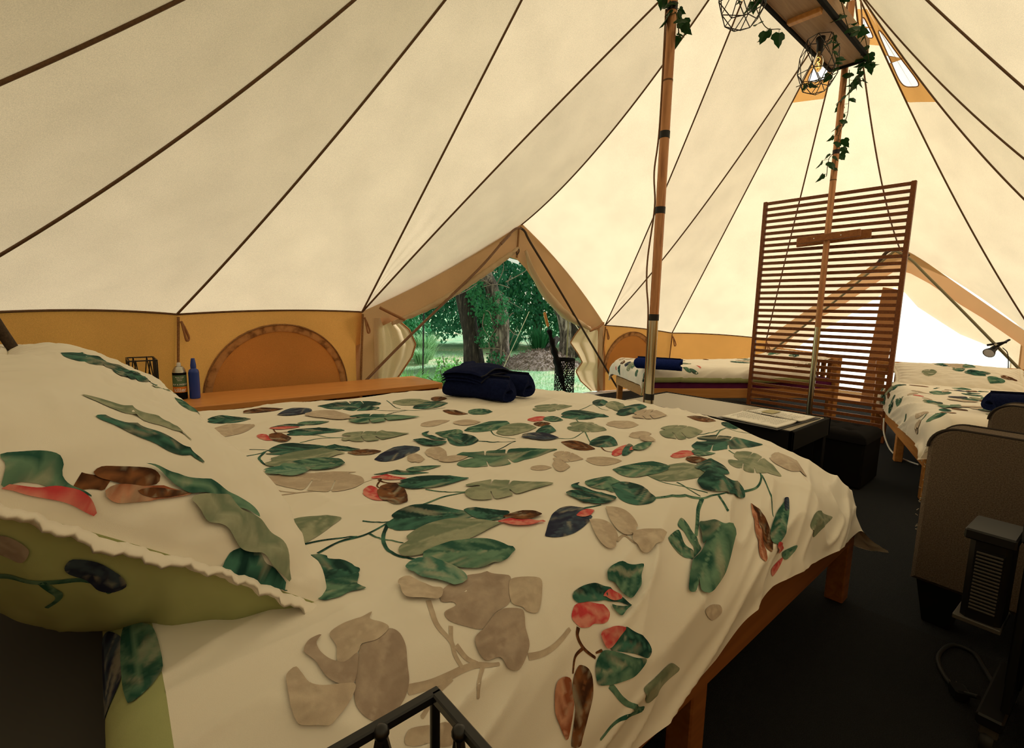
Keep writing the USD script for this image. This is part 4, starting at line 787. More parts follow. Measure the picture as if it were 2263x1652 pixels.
PB_LEAVES = """
D -384,685 -327,651 -240,556 -172,420 -123,242 -108,87 -106,-41 -266,101 -432,270 -547,454 -560,584 -477,665
D -437,263 -392,222 -305,132 -214,24 -117,-101 -49,-201 2,-279 -158,-184 -330,-69 -473,64 -526,166 -495,238
B -982,858 -980,803 -976,710 -971,624 -964,547 -960,503 -956,475 -954,533 -953,607 -957,697 -964,772 -975,832
C -987,744 -975,724 -962,679 -958,623 -962,555 -973,500 -985,457 -988,493 -991,540 -993,604 -992,663 -989,717
S -695,697 -682,665 -666,593 -658,504 -659,398 -666,311 -675,242 -727,292 -777,361 -802,459 -789,555 -739,647
G -439,-366 -436,-381 -433,-424 -433,-483 -437,-561 -442,-628 -448,-683 -506,-627 -561,-560 -584,-483 -562,-423 -497,-381
G -463,-496 -470,-511 -468,-546 -450,-593 -417,-651 -380,-700 -347,-740 -382,-703 -420,-656 -455,-599 -471,-552 -472,-513
B -835,71 -800,68 -760,26 -749,-56 -769,-181 -808,-301 -848,-404 -870,-344 -889,-264 -896,-157 -885,-60 -858,27
P -949,-84 -948,-120 -949,-204 -951,-307 -954,-430 -958,-531 -962,-610 -956,-547 -950,-463 -946,-346 -944,-237 -946,-136
D -979,-727 -903,-809 -801,-974 -932,-948 -970,-803
"""
PB_STEMS = """
S 3 -377,-152 218,-556 -442,-580
"""
TONES = {'D': ((.007, .040, .036), (.055, .175, .13)), 'H': ((.05, .17, .13), (.20, .34, .25)), 'G': ((.022, .095, .070), (.15, .28, .19)), 'S': ((.19, .24, .16), (.36, .38, .27)), 'B': ((.50, .40, .31), (.60, .50, .39)), 'C': ((.37, .285, .225), (.47, .375, .30)),
         'W': ((.055, .020, .008), (.22, .085, .030)), 'R': ((.30, .09, .04), (.62, .30, .19)), 'P': ((.60, .06, .07), (.72, .28, .22)), 'Z': ((.87, .81, .71), (.88, .82, .72)), 'N': ((.018, .022, .055), (.06, .09, .13))}
def read(txt, k=1e-3):
    for ln in txt.strip().splitlines():
        w = ln.split(' '); n = 1 if ',' in w[1] else 2
        yield w[0], (float(w[1]) if n == 2 else None), np.array([[float(v) for v in q.split(',')] for q in w[n:]]) * k
def fill(P, step):
    """Triangles over the outline P with inner points every step."""
    pg = Polygon(P).buffer(0)
    if pg.is_empty: return None
    out = []
    for g in getattr(pg, 'geoms', [pg]):
        if g.area < step * step * .3: continue
        L = g.exterior.length; n = max(8, int(L / (step * .7))); b = np.array([g.exterior.interpolate(L * i / n).coords[0] for i in range(n)])
        x0, y0, x1, y1 = g.bounds; X, Y = np.meshgrid(np.arange(x0, x1, step), np.arange(y0, y1, step)); q = np.column_stack([X.ravel(), Y.ravel()]) + .13 * step
        q = q[contains_xy(g.buffer(-.45 * step), q[:, 0], q[:, 1])]; q = np.vstack([b, q]); t = Delaunay(q).simplices; c = q[t].mean(1); t = t[contains_xy(g, c[:, 0], c[:, 1])]
        out.append((q, t))
    return out
def soften(P, n=5):
    """A smooth closed line through the outline's points."""
    Q = np.vstack([P[-1:], P, P[:2]]); t = (np.arange(n) / n)[:, None]; out = []
    for i in range(len(P)):
        a, b, c, d = Q[i:i + 4]; L = np.linalg.norm(c - b); m0, m1 = (c - a) * .42, (d - b) * .42
        for m in (m0, m1):
            l = np.linalg.norm(m); m *= min(1.0, 1.1 * L / (l + 1e-12))
        out.append((2 * t ** 3 - 3 * t ** 2 + 1) * b + (t ** 3 - 2 * t ** 2 + t) * m0 + (-2 * t ** 3 + 3 * t ** 2) * c + (t ** 3 - t ** 2) * m1)
    return np.vstack(out)
def print_mesh(S, leaves, stems, step=.0055, sc=1.0, lift=.0012, seed=0, dim=1.0):
    """All the print on one cloth: every leaf an outline laid on the surface S."""
    V, T, C, n = [], [], [], 0
    jobs = []
    boxes = []
    for tone, _, P in leaves:
        Q = soften(P); bb = (*Q.min(0), *Q.max(0)); layer = max([l + 1 for b_, l in boxes if b_[0] < bb[2] and bb[0] < b_[2] and b_[1] < bb[3] and bb[1] < b_[3]] or [0]) % 6
        boxes.append((bb, layer)); jobs.append((tone, Q, lift * (1 + .8 * layer), None))
    for tone, w, P in stems:
        C_ = curve(P, 30); d = np.gradient(C_, axis=0); d /= np.linalg.norm(d, axis=1, keepdims=True) + 1e-9; nn = np.column_stack([-d[:, 1], d[:, 0]]) * (w * .001 * sc) * np.interp(np.arange(len(C_)), [0, len(C_) - 1], [.8, .5])[:, None]
        jobs.insert(0, (tone, np.vstack([C_ + nn, (C_ - nn)[::-1]]), lift * .6, 1))
    for tone, P, up, stem in jobs:
        f = fill(P, step if not stem else step * .8)
        if not f: continue
        ax = P - P.mean(0); w_, vec = np.linalg.eigh(ax.T @ ax); a1, a2 = vec[:, 1], vec[:, 0]; ln = max(1e-6, np.abs(ax @ a1).max())
        for q, t in f:
            p3 = S(q[:, 0], q[:, 1]) + S.normal(q[:, 0], q[:, 1]) * up
            lo, hi = (np.array(z) for z in TONES[tone]); r = q - P.mean(0); u, v = r @ a1 / ln, r @ a2 / ln
            k = meshkit.fbm(np.stack([u * 2.5 + v * 1.2 + seed + len(V), (np.abs(v) - .5 * u) * 6 + 7 * (v > 0), 0 * u], -1), 3, 7); k = np.clip((k - .5) * 3.0 + .40 + .26 * np.sign(v) * (abs(v) > .02) + (.0 if stem else .25 * u * (1 if len(V) % 2 else -1)), 0, 1)[:, None]
            k = np.where((np.abs(v) < .018)[:, None] & (stem is None), .95, k)
            col = lo * (1 - k) + hi * k
            if tone in 'DGHNWR' and stem is None:      # pale streaks that follow the side veins
                f2 = meshkit.fbm(np.stack([u * 1.1 + 5 + 3 * len(V), (np.abs(v) - .55 * u) * 7 + 9 * (v > 0), 0 * u], -1), 2, 11); z = np.clip((f2 - .62) * 7, 0, 1)[:, None] * .45; col = col * (1 - z) + A3(.50, .46, .34) * z
            V.append(p3); T.append(t + n); C.append(col * dim); n += len(q)
    V, T, C = np.vstack(V), np.vstack(T), np.vstack(C)
    # turn every triangle to face out of the cloth
    return V, T, np.clip(C, 0, 1)
def face_up(V, T, ref):
    n = np.cross(V[T[:, 1]] - V[T[:, 0]], V[T[:, 2]] - V[T[:, 0]]); f = (n @ ref) < 0; T = T.copy(); T[f] = T[f][:, ::-1]; return V, T
printed('cloth_print', .85)
plain('duvet_cotton', (.87, .81, .71), .9, .12, noise=(5, (.90, .85, .76)), bump=(900, .12, .001))
plain('green_lining', (.36, .40, .17), .9, .12, noise=(7, (.43, .46, .22)), bump=(900, .15, .001))
plain('grey_sheet', (.095, .090, .083), .9, .12, bump=(900, .15, .001))
plain('navy_towel', (.0045, .008, .040), .95, .06, noise=(80, (.009, .015, .062)), bump=(420, .9, .004))
plain('blue_towel', (.007, .016, .105), .95, .06, noise=(80, (.012, .026, .15)), bump=(420, .9, .004))
plain('navy_hem', (.004, .006, .020), .9)
wood('pine', (.46, .185, .045), (.60, .29, .085), (2, 40, 40), .45, knots=(.16, .05, .015))
wood('pine_red', (.22, .070, .016), (.34, .125, .032), (2, 40, 40), .45, knots=(.08, .025, .008))
wood('screen_wood', (.13, .035, .008), (.22, .070, .018), (2, 60, 60), .4, knots=(.05, .013, .004))
wood('laminate', (.55, .215, .055), (.70, .31, .09), (3, 70, 70), .38)
wood('shelf_board', (.30, .17, .09), (.40, .25, .14), (3, 50, 50), .6)

def sheet(S, xs, ys):
    X, Y = np.meshgrid(xs, ys, indexing='ij'); return S(X, Y)
# --- the big bed
bed = thing('king_bed', 'big pine bed filling the front of the tent, with square legs', 'bed', (0, 0, 0))
for x in (2.045, .955):
    obj('leg', MB().box((x, .479, .15), (.066, .060, .30), bevel=.004), 'pine_red', bed); obj('leg', MB().box((x, 2.27, .17), (.066, .060, .34), bevel=.004), 'pine_red', bed)
for x in (-.50,):
    obj('leg', MB().box((x, .474, .55), (.066, .060, 1.10)), 'pine_red', bed); obj('leg', MB().box((x, 2.27, .55), (.066, .060, 1.10)), 'pine_red', bed)
obj('side_rail', MB().box((.755, .458, .29), (2.56, .028, .11)), 'pine_red', bed); obj('side_rail', MB().box((.77, 2.286, .295), (2.60, .028, .11)), 'pine_red', bed)
obj('foot_rail', MB().box((2.055, 1.372, .255), (.030, 1.78, .11)), 'pine_red', bed)
obj('headboard', MB().box((-.515, 1.372, .72), (.030, 1.86, .52)), 'pine_red', bed)
obj('bolt', MB().tube([(.955, .446, .075), (.955, .440, .075)], .006, 8), 'matt_black', bed)
for k in range(10): obj('slat', MB().box((-.35 + k * .25, 1.372, .33), (.09, 1.78, .018)), 'pine_red', bed)
mt = Cover(-.46, 1.98, .485, 2.26, .548, .09, .345, puff=.004, wr=.003, seed=2)
mt.droop = lambda x, y: KING.droop(x, y) * 1.25
X, Y = np.meshgrid(np.linspace(-.5, 2.2, 80), np.linspace(.25, 2.5, 80), indexing='ij')
matt = thing('mattress', 'mattress under a dark grey fitted sheet at the bed head', 'mattress', (0, 0, 0))
obj('fitted_sheet', MB().grid(mt(X, Y)), 'grey_sheet', matt, smooth=True)
obj('core', MB().box((.50, 1.372, .42), (1.85, 1.70, .16), bevel=.03), 'grey_sheet', matt)
dv = thing('duvet', 'cream duvet printed with dark tropical leaves on the big bed', 'duvet', (0, 0, 0))
xs_ = np.linspace(.03, 2.33, 390)
ylo = .215 + np.interp(xs_, [.0, .6, .9, 1.15, 1.4, 1.75, 2.0, 2.15, 2.22, 2.33], [.0, .0, .02, .06, .05, .075, .12, .14, .18, .34]) + .008 * np.sin(xs_ * 7)                 # the near hem runs along the bed rail
YY = ylo[:, None] + (2.62 - ylo[:, None]) * np.linspace(0, 1, 420)[None]
obj('cover', MB().grid(KING(np.repeat(xs_[:, None], 420, 1), YY)), 'duvet_cotton', dv, smooth=True)
lv = list(read(LEAVES)); st = list(read(STEMS))
inside = lambda L: [q for q in L if (q[2][:, 0].max() < 2.33) and (q[2][:, 1] > np.interp(q[2][:, 0], xs_, ylo)).all()]
V, T, C = print_mesh(KING, inside(lv), inside(st))
V, T = face_up(V, T, A3(-.25, -.45, 1)); obj('leaf_print', (V, T), 'cloth_print', dv, col=C, kind='stuff', label='watercolour leaf print in dark green, sage, beige, brown and pink')
# the head hem, turned under: green lining with a few leaves
def hem(e, y):
    e = np.asarray(e, float); b = KING(np.full(np.shape(y), .03), y); t = e / .055
    return b + np.stack([-.035 * np.sin(np.minimum(t, math.pi)) - .03 * np.minimum(t / math.pi, 1) , 0 * e, -.030 * (1 - np.cos(np.minimum(t, math.pi)))], -1)
class Hem:
    def __call__(s, x, y): return hem(x, y)
    def normal(s, x, y, e=.004):
        a = s(x + e, y) - s(x - e, y); b = s(x, y + e) - s(x, y - e); n = -np.cross(a, b); return n / (np.linalg.norm(n, axis=-1, keepdims=True) + 1e-12)
E_, Y_ = np.meshgrid(np.linspace(0, .172, 26), np.linspace(.20, 2.58, 220), indexing='ij')
obj('folded_hem', MB().grid(hem(E_, Y_), flip=True), 'green_lining', dv, smooth=True, label='pale green lining at the turned head hem')
hl = []
for tone, pts in (('N', [(.05, .66), (.04, .74), (.07, .80), (.11, .79), (.12, .70), (.09, .63)]), ('G', [(.0, .62), (.0, .73), (.035, .77), (.045, .70), (.04, .60)]), ('D', [(.03, 1.1), (.1, 1.2), (.12, 1.3), (.06, 1.25)]), ('P', [(.0, .76), (.02, .775), (.022, .80), (.0, .80)])):
    hl.append((tone, None, np.array(pts)))
V, T, C = print_mesh(Hem(), hl, []); V, T = face_up(V, T, A3(-1, -.2, .6)); obj('hem_print', (V, T), 'cloth_print', dv, col=C, kind='stuff')

def pillow(S, label, top, bot, leaves, stems, group=None, seed=1, step=.022, under=(), extra=True):
    p = thing('pillow', label, 'pillow', (0, 0, 0), 0, group)
    g = np.concatenate([np.linspace(-1, -.9, 12), np.linspace(-.88, .88, 56), np.linspace(.9, 1, 12)]); a, b = np.meshgrid(g, g, indexing='ij')
    obj('top_side', MB().grid(S.side(a, b, 1)), top, p, smooth=True); obj('under_side', MB().grid(S.side(a, b, -1), flip=True), bot, p, smooth=True, label='green lined underside' if bot == 'green_lining' else None)
    # gathered flange along the seam
    k = np.linspace(0, 1, 90); ring = np.concatenate([np.stack([2 * k - 1, -1 + 0 * k], 1), np.stack([1 + 0 * k, 2 * k - 1], 1), np.stack([1 - 2 * k, 1 + 0 * k], 1), np.stack([-1 + 0 * k, 1 - 2 * k], 1)])
    e = S.side(ring[:, 0], ring[:, 1], 1); out = ring[:, 0, None] * S.ax[0] * (np.abs(ring[:, :1]) > .99) + ring[:, 1, None] * S.ax[1] * (np.abs(ring[:, 1:]) > .99); out /= np.linalg.norm(out, axis=1, keepdims=True) + 1e-9
    i = np.arange(len(e)); wv = .003 * np.sin(i * .9 + 2 * np.sin(i * .13) + seed) + .005 * np.sin(i * .17 + seed) + .002 * np.sin(i * 2.3)
    rows = [e - out * .004 - S.ax[2] * .004 + 0 * e, e + out * .010 + S.ax[2] * (wv * .5 + .004)[:, None], e + out * .021 + S.ax[2] * (wv)[:, None], e + out * .024 + S.ax[2] * (wv - .004)[:, None], e + out * .010 + S.ax[2] * (wv * .5 - .008)[:, None], e - out * .004 - S.ax[2] * .008]
    obj('flange', MB().grid(np.array(rows)), top, p, smooth=True)
    if leaves:
        V, T, C = print_mesh(S, leaves, stems, step, 8.0, .0012, seed); V, T = face_up(V, T, S.ax[2]); obj('leaf_print', (V, T), 'cloth_print', p, col=C, kind='stuff')
    if len(under):
        class Un:
            def __call__(s, x, y): return S.side(np.maximum(x, .01) ** 2 - 1, y, -1)        # x grows as the root of the distance from the near end
            def normal(s, x, y, e=.01):
                u = s(x + e, y) - s(x - e, y); v = s(x, y + e) - s(x, y - e); n = -np.cross(u, v); return n / (np.linalg.norm(n, axis=-1, keepdims=True) + 1e-12)
        V, T, C = print_mesh(Un(), under, ust if S is PIL_A else [], .016, 5.0, .002, seed, dim=.8); V, T = face_up(V, T, -S.ax[0] - S.ax[2]); obj('under_print', (V, T), 'cloth_print', p, col=C, kind='stuff')
    return p
und = [('N', None, np.array([(.125, .17), (.125, .0), (.165, -.06), (.20, -.03), (.225, .03), (.21, .11), (.17, .17)])), ('C', None, np.array([(.12, .40), (.13, .31), (.19, .30), (.22, .38), (.18, .46)]))]
ust = [('G', 3, np.array([(.33, .34), (.235, .2), (.22, .06), (.16, .02)])), ('G', 3, np.array([(.235, .2), (.30, .11), (.37, .11)])), ('G', 3, np.array([(.18, .05), (.21, -.03)]))]
pillow(PIL_A, 'front leaf-print pillow with a green underside at the big bed head', 'duvet_cotton', 'green_lining', list(read(PA_LEAVES)), list(read(PA_STEMS)), seed=2, under=und)
pillow(PIL_B, 'rear leaf-print pillow beyond the front one, nearer the bench', 'duvet_cotton', 'green_lining', list(read(PB_LEAVES)), list(read(PB_STEMS)), seed=5)

# --- towels
def rolled(L, r, seed, m='navy_towel', turns=3.2, wob=.004):
    """A rolled towel lying along x: the spiral edge shows at both ends."""
    th = np.linspace(0, turns * 2 * math.pi, int(turns * 22)); t = r * .86 / turns
    rad = .012 + (r - .012 - t * .1) * (th / th[-1]) ** .9; thick = t * .40
    outer = np.stack([(rad + thick) * np.cos(th), (rad + thick) * np.sin(th) * .93], 1); inner = np.stack([np.maximum(rad - thick, .004) * np.cos(th), np.maximum(rad - thick, .004) * np.sin(th) * .93], 1)
    prof = np.vstack([outer, inner[::-1]]); n = len(prof); xs = np.concatenate([[-L / 2, -L / 2 + .008], np.linspace(-L / 2 + .03, L / 2 - .03, 14), [L / 2 - .008, L / 2]]); rows = []
    for i, x in enumerate(xs):
        k = .965 if i in (0, len(xs) - 1) else 1.0
        w = meshkit.fbm(np.stack([np.full(n, x * 7), prof[:, 0] * 22, prof[:, 1] * 22], -1), 3, seed) - .5
        rr = prof * k * (1 + w[:, None] * .16); rows.append(np.column_stack([np.full(n, x) + (.012 * np.sin(th[-1] * 0 + np.arctan2(prof[:, 1], prof[:, 0]) * 2 + seed) if i in (0, 1, len(xs) - 2, len(xs) - 1) else 0), rr]))
    P = np.array(rows); P = np.concatenate([P, P[:, :1]], 1); mb = MB().grid(P, flip=True)
    k = len(th); ends = []
    for i, fl in ((0, False), (len(xs) - 1, True)):
        ring = P[i, :n]; o, q = ring[:k], ring[k:][::-1]; mb.grid(np.array([o, q]), flip=fl)
    return mb, r * .93
def towel(name, label, a, b, r, seed, m, group=None):
    a, b = A3(*a), A3(*b); mb, h = rolled(np.linalg.norm(b - a), r, seed, m); d = b - a
    o = thing(name, label, 'towel', (a + b) / 2, math.degrees(math.atan2(d[1], d[0])), group); obj('terry_roll', mb, m, o, smooth=50)
    L = np.linalg.norm(d); obj('hem_band', MB().tube([(-L / 2 + .01, .02, r * .98), (L / 2 - .01, .02, r * .98)], .004, 6), 'navy_hem', o); return o
g_t = 'navy towels on the big bed'
towel('rolled_towel', 'navy rolled towel on the big bed, the left one under the folded towel', (1.29, 1.96, .685), (1.415, 1.655, .680), .060, 3, 'navy_towel', g_t)
towel('rolled_towel', 'navy rolled towel on the big bed, the right one under the folded towel', (1.46, 2.02, .685), (1.585, 1.71, .680), .060, 9, 'navy_towel', g_t)
def folded(name, label, c, size, rz, seed, m='navy_towel', layers=4):
    """A towel folded to a slab whose layers show at the edges, sagging over what it lies on."""
    o = thing(name, label, 'towel', c, rz); L, W_, H = size
    for k in range(layers):
        X, Y = np.meshgrid(np.linspace(-L / 2, L / 2, 26), np.linspace(-W_ / 2, W_ / 2, 22), indexing='ij'); t = H / layers; z0 = k * t
        bump = .010 * (meshkit.fbm(np.stack([X * 9, Y * 9, 0 * X + k], -1), 3, seed) - .5) * (1 + k * .5) - .022 * np.abs(X / L * 2) ** 2.6 - .012 * np.abs(Y / W_ * 2) ** 3
        off = .006 * math.sin(k * 2.1 + seed); curl = .035 * np.clip((Y / W_ * 2 - .55) / .45, 0, 1) ** 2 * np.clip((X / L * 2 + .2), 0, 1) * (k == layers - 1)
        top = np.stack([X + off, Y + off * .6, z0 + t * .92 + bump + curl], -1); bot = np.stack([X + off, Y + off * .6, z0 + bump + curl], -1)
        e = np.maximum(np.abs(X / L * 2), np.abs(Y / W_ * 2)); rd = np.clip((e - .93) / .07, 0, 1) ** 2 * t * .42; top[..., 2] -= rd; bot[..., 2] += rd
        mb = MB().grid(top).grid(bot, flip=True)
        for sl in ((0, slice(None)), (-1, slice(None)), (slice(None), 0), (slice(None), -1)): mb.grid(np.array([top[sl], bot[sl]]), flip=(sl[0] == 0 or sl[1] == -1))
        obj('fold_layer', mb, m, o, smooth=40)
        b = (top[:, 0] + bot[:, 0]) / 2; obj('hem', MB().tube(b + A3(0, -.002, 0), .0035, 6), 'navy_hem', o, smooth=True) if k % 2 == 1 else None
    return o
folded('folded_towel', 'navy folded towel lying across the two rolled towels', (1.415, 1.90, .734), (.30, .22, .046), 22, 4)

# --- far beds, built alike: head at the local origin, foot along +x
def far_bed(name, label, loc, rz, legs, slats, width=.92, length=2.05):
    o = thing(name, label, 'bed', loc, rz); w = width / 2
    for y in (-w, w):
        for x in legs: obj('leg', MB().box((x, y * .965, .15), (.06, .05, .30)), 'pine', o)
        obj('side_rail', MB().box((length / 2, y, .245), (length, .026, .10)), 'pine', o); obj('head_post', MB().box((.0, y, .305), (.05, .065, .61)), 'pine', o)
    obj('foot_rail', MB().box((length, 0, .245), (.026, width + .02, .10)), 'pine', o); obj('head_rail', MB().box((.0, 0, .60), (.034, width + .09, .10)), 'pine', o); obj('head_rail', MB().box((.0, 0, .34), (.03, width, .07)), 'pine', o)
    for k in range(slats): obj('head_slat', MB().box((.0, -w + width * (k + 1) / (slats + 1), .455), (.020, .055, .20)), 'pine', o)
    for k in range(7): obj('slat', MB().box((.2 + k * .27, 0, .285), (.08, width - .04, .016)), 'pine', o)
    return o
LB_LOC, LB_RZ, RB_LOC, RB_RZ = (6.13, 1.98, -.003), 146.0, (5.66, .71, -.003), 199.0
far_bed('single_bed', 'pine single bed by the side door, partly behind the slatted screen', LB_LOC, LB_RZ, (.03, 2.02), 9)
far_bed('single_bed', 'pine single bed under the end door, behind the armchair', RB_LOC, RB_RZ, (.03, 1.14, 2.02), 6)
class Placed:
    def __init__(s, S, loc, rz): s.S, s.loc = S, np.asarray(loc, float); c, n = math.cos(math.radians(rz)), math.sin(math.radians(rz)); s.T = np.array([[c, -n, 0], [n, c, 0], [0, 0, 1]])
def quilt(label, loc, rz, S, xs, ys, seed, shift, lining=None, keep=1.0):
    rk = np.random.default_rng(seed)
    o = thing('duvet', label, 'duvet', loc, rz)
    obj('cover', MB().grid(sheet(S, xs, ys)), 'duvet_cotton', o, smooth=True)
    L = []
    for k in range(5):
        for tone, _, P in lv:
            Q = P * .85 + A3(*shift[k % len(shift)])[:2] if len(shift) > k else None
            if Q is None: continue
            if rk.uniform() > keep: continue
            if xs[0] + .03 < Q[:, 0].min() and Q[:, 0].max() < xs[-1] - .01 and ys[0] + .01 < Q[:, 1].min() and Q[:, 1].max() < ys[-1] - .01: L.append((tone, None, Q))
    V, T, C = print_mesh(S, L, [], .016, 1.0, .0014, seed); V, T = face_up(V, T, A3(.2, 0, 1)); obj('leaf_print', (V, T), 'cloth_print', o, col=C, kind='stuff')
    if lining is not None:
        e = S(xs, np.full(len(xs), lining)); obj('lining_edge', MB().grid(np.array([e + A3(0, 0, .02), e + A3(0, .006, .0), e + A3(0, -.002, -.03), e + A3(0, -.03, -.035)])), 'green_lining', o, smooth=True)
    return o
QL = Cover(.25, 2.10, -.47, .47, .505, .11, .24, puff=.022, wr=.012, seed=21); QR = Cover(.30, 2.10, -.48, .48, .505, .12, .27, puff=.018, wr=.016, seed=31)
plain('purple_sheet', (.085, .008, .050), .85, .15, noise=(9, (.12, .014, .075)), bump=(300, .2, .002))
mb_ = Cover(.0, 2.05, -.45, .45, .40, .05, .285, puff=.004, wr=.006, seed=12)
for loc, rz, mat, lab in ((LB_LOC, LB_RZ, 'purple_sheet', 'plum purple sheeted mattress under the duvet behind the front pole'), (RB_LOC, RB_RZ, 'grey_sheet', 'mattress on the bed under the end door, beneath its duvet')):
    o = thing('mattress', lab, 'mattress', loc, rz); obj('fitted_sheet', MB().grid(sheet(mb_, np.linspace(.04, 2.12, 50), np.linspace(-.56, .56, 40))), mat, o, smooth=True)
quilt('leaf-print duvet on the bed by the side door, showing a plum sheet below', LB_LOC, LB_RZ, QL, np.linspace(.25, 2.24, 130), np.linspace(-.60, .545, 90), 3, [(.1, -1.7, 0), (1.15, -1.05, 0)], .545, .6)
quilt('leaf-print duvet on the bed under the end door', RB_LOC, RB_RZ, QR, np.linspace(.30, 2.26, 130), np.linspace(-.64, .64, 90), 5, [(.2, -1.1, 0), (1.0, -1.75, 0)], keep=.55)
def local(loc, rz, p):
    c, n = math.cos(math.radians(rz)), math.sin(math.radians(rz)); return A3(loc[0] + c * p[0] - n * p[1], loc[1] + n * p[0] + c * p[1], loc[2] + p[2])
def sub_leaves(seed, n=9, s=.16):
    rg = np.random.default_rng(seed); out = []
    O = np.array([(0, 0), (-.05, .25), (.02, .62), (.16, .92), (.36, 1.0), (.58, .84), (.78, .52), (.92, .2), (1, 0), (.92, -.2), (.78, -.5), (.58, -.8), (.36, -1), (.16, -.9), (.02, -.6), (-.05, -.25)]) * (1, .42)
    for k in range(n):
        a = rg.uniform(0, 6.28); c = rg.uniform(-.65, .65, 2); q = O * s * rg.uniform(1.2, 2.4); q = np.column_stack([q[:, 0] * math.cos(a) - q[:, 1] * math.sin(a), (q[:, 0] * math.sin(a) + q[:, 1] * math.cos(a)) * 1.5]) + c
        out.append(('DGSBGWD'[k % 7], None, np.clip(q, -.93, .93)))
    return out
P1_ = Pillow(local(RB_LOC, RB_RZ, (.27, 0.02, .565)), .84, .42, (.15, .07), math.radians(22), math.radians(RB_RZ), 6)
pillow(P1_, 'leaf-print pillow against the pine headboard under the end door', 'duvet_cotton', 'green_lining', sub_leaves(3), [], seed=4, step=.05)
P2_ = Pillow(local(LB_LOC, LB_RZ, (.28, 0, .555)), .80, .46, .17, math.radians(14), math.radians(LB_RZ), 7)
pillow(P2_, 'leaf-print pillow seen through the slatted screen', 'duvet_cotton', 'green_lining', sub_leaves(8), [], seed=6, step=.05)
towel('rolled_towel', 'blue rolled towel on the bed by the side door, behind the front pole', (4.115, 2.86, .545), (4.285, 2.46, .545), .062, 5, 'blue_towel')
towel('rolled_towel', 'navy rolled towel on the bed under the end door, above the armchair', (3.90, .285, .578), (4.12, -.05, .578), .060, 6, 'navy_towel')

# --- bench with open compartments along the side wall
bench = thing('storage_bench', 'long low wood-grain bench with open black compartments under the wall window', 'bench', (0, 0, 0))
bx0, bx1, by0, by1 = .10, 2.14, 3.345, 3.84
obj('bench_top', MB().box(((bx0 + bx1) / 2, (by0 + by1) / 2, .420), (bx1 - bx0, by1 - by0, .040)), 'laminate', bench)
obj('base_board', MB().box(((bx0 + bx1) / 2, (by0 + by1) / 2, .045), (bx1 - bx0, by1 - by0 - .01, .04)), 'laminate', bench); obj('back_board', MB().box(((bx0 + bx1) / 2, by1 - .012, .23), (bx1 - bx0 - .02, .012, .36)), 'matt_black', bench)
for x in (bx0 + .02, bx1 - .02): obj('end_panel', MB().box((x, (by0 + by1) / 2, .20), (.04, by1 - by0, .40)), 'laminate', bench)
for x in (.60, 1.10, 1.45, 1.80): obj('divider', MB().box((x, (by0 + by1) / 2 + .01, .232), (.022, by1 - by0 - .03, .335)), 'laminate', bench)
plain('white_card', (.72, .71, .68), .7)
for k, (x, w, lab) in enumerate(((.78, .20, 'white box stored in the bench compartment nearest the pillows'), (1.62, .28, 'black basket stored in the right bench compartment'))):
    o = thing('storage_box', lab, 'box', (x, 3.56, .066)); m_ = 'white_card' if k == 0 else 'matt_black'
    obj('box_body', MB().box((0, 0, .11), (w, .34, .22), bevel=.008), m_, o); obj('box_lid', MB().box((0, 0, .232), (w + .012, .35, .024), bevel=.008), m_, o)
# --- things on the bench
can = thing('spray_can', 'black and orange insect spray can with a white nozzle on the bench', 'spray can', (.388, 3.68, .440)); r = .038
obj('can_body', MB().lathe([(0, 0), (r * .93, 0), (r, .006), (r, .165), (r * .98, .170)], sides=28), 'matt_black', can, smooth=40)
plain('tin', (.55, .52, .44), .35, metal=.8); plain('orange_label', (.75, .24, .03), .5); plain('white_plastic', (.82, .82, .80), .4); plain('label_green', (.10, .20, .11), .6)
obj('label_band', MB().lathe([(r + .0006, .045), (r + .0006, .082)], sides=28), 'orange_label', can, smooth=40); obj('label_band', MB().lathe([(r + .0004, .083), (r + .0004, .155)], sides=28), 'label_green', can, smooth=40)
obj('can_shoulder', MB().lathe([(r * .98, .170), (r * .9, .186), (r * .62, .205), (r * .55, .207)], sides=28), 'tin', can, smooth=40)
obj('nozzle', MB().lathe([(.0, .207), (.012, .207), (.012, .222), (.009, .232), (0, .233)], sides=16), 'white_plastic', can, smooth=40)
def wrap_text(txt, h, z, rad, a0, m, parent, bold=True):
    t = meshkit.text_mesh(txt, h, .0008, bold); v = np.array(t.vertices); v[:, 0] -= (v[:, 0].min() + v[:, 0].max()) / 2; a = a0 + v[:, 0] / rad; rr = rad + v[:, 2]
    obj('lettering', (np.stack([rr * np.cos(a), rr * np.sin(a), z + v[:, 1]], -1), t.faces), m, parent, smooth=False)
face = math.atan2(-3.68, -.388)
wrap_text('FLY & INSECT', .009, .092, r + .0008, face, 'white_plastic', can); wrap_text('killer', .022, .050, r + .001, face, 'white_plastic', can)
for k in range(3): wrap_text('lemon fresh'[: 11 - 3 * k], .006, .140 - k * .010, r + .0008, face, 'white_plastic', can)
plain('blue_plastic', (.012, .045, .30), .3, .5)
bt = thing('spray_bottle', 'slim blue plastic spray bottle beside the insect spray can', 'bottle', (.462, 3.655, .440))
obj('bottle_body', MB().lathe([(0, 0), (.027, 0), (.030, .006), (.030, .165), (.027, .182), (.016, .192), (.014, .198)], sides=24), 'blue_plastic', bt, smooth=40)
obj('cap', MB().lathe([(.0, .197), (.0165, .197), (.0165, .215), (.013, .240), (.010, .258), (0, .259)], sides=18), 'blue_plastic', bt, smooth=40)
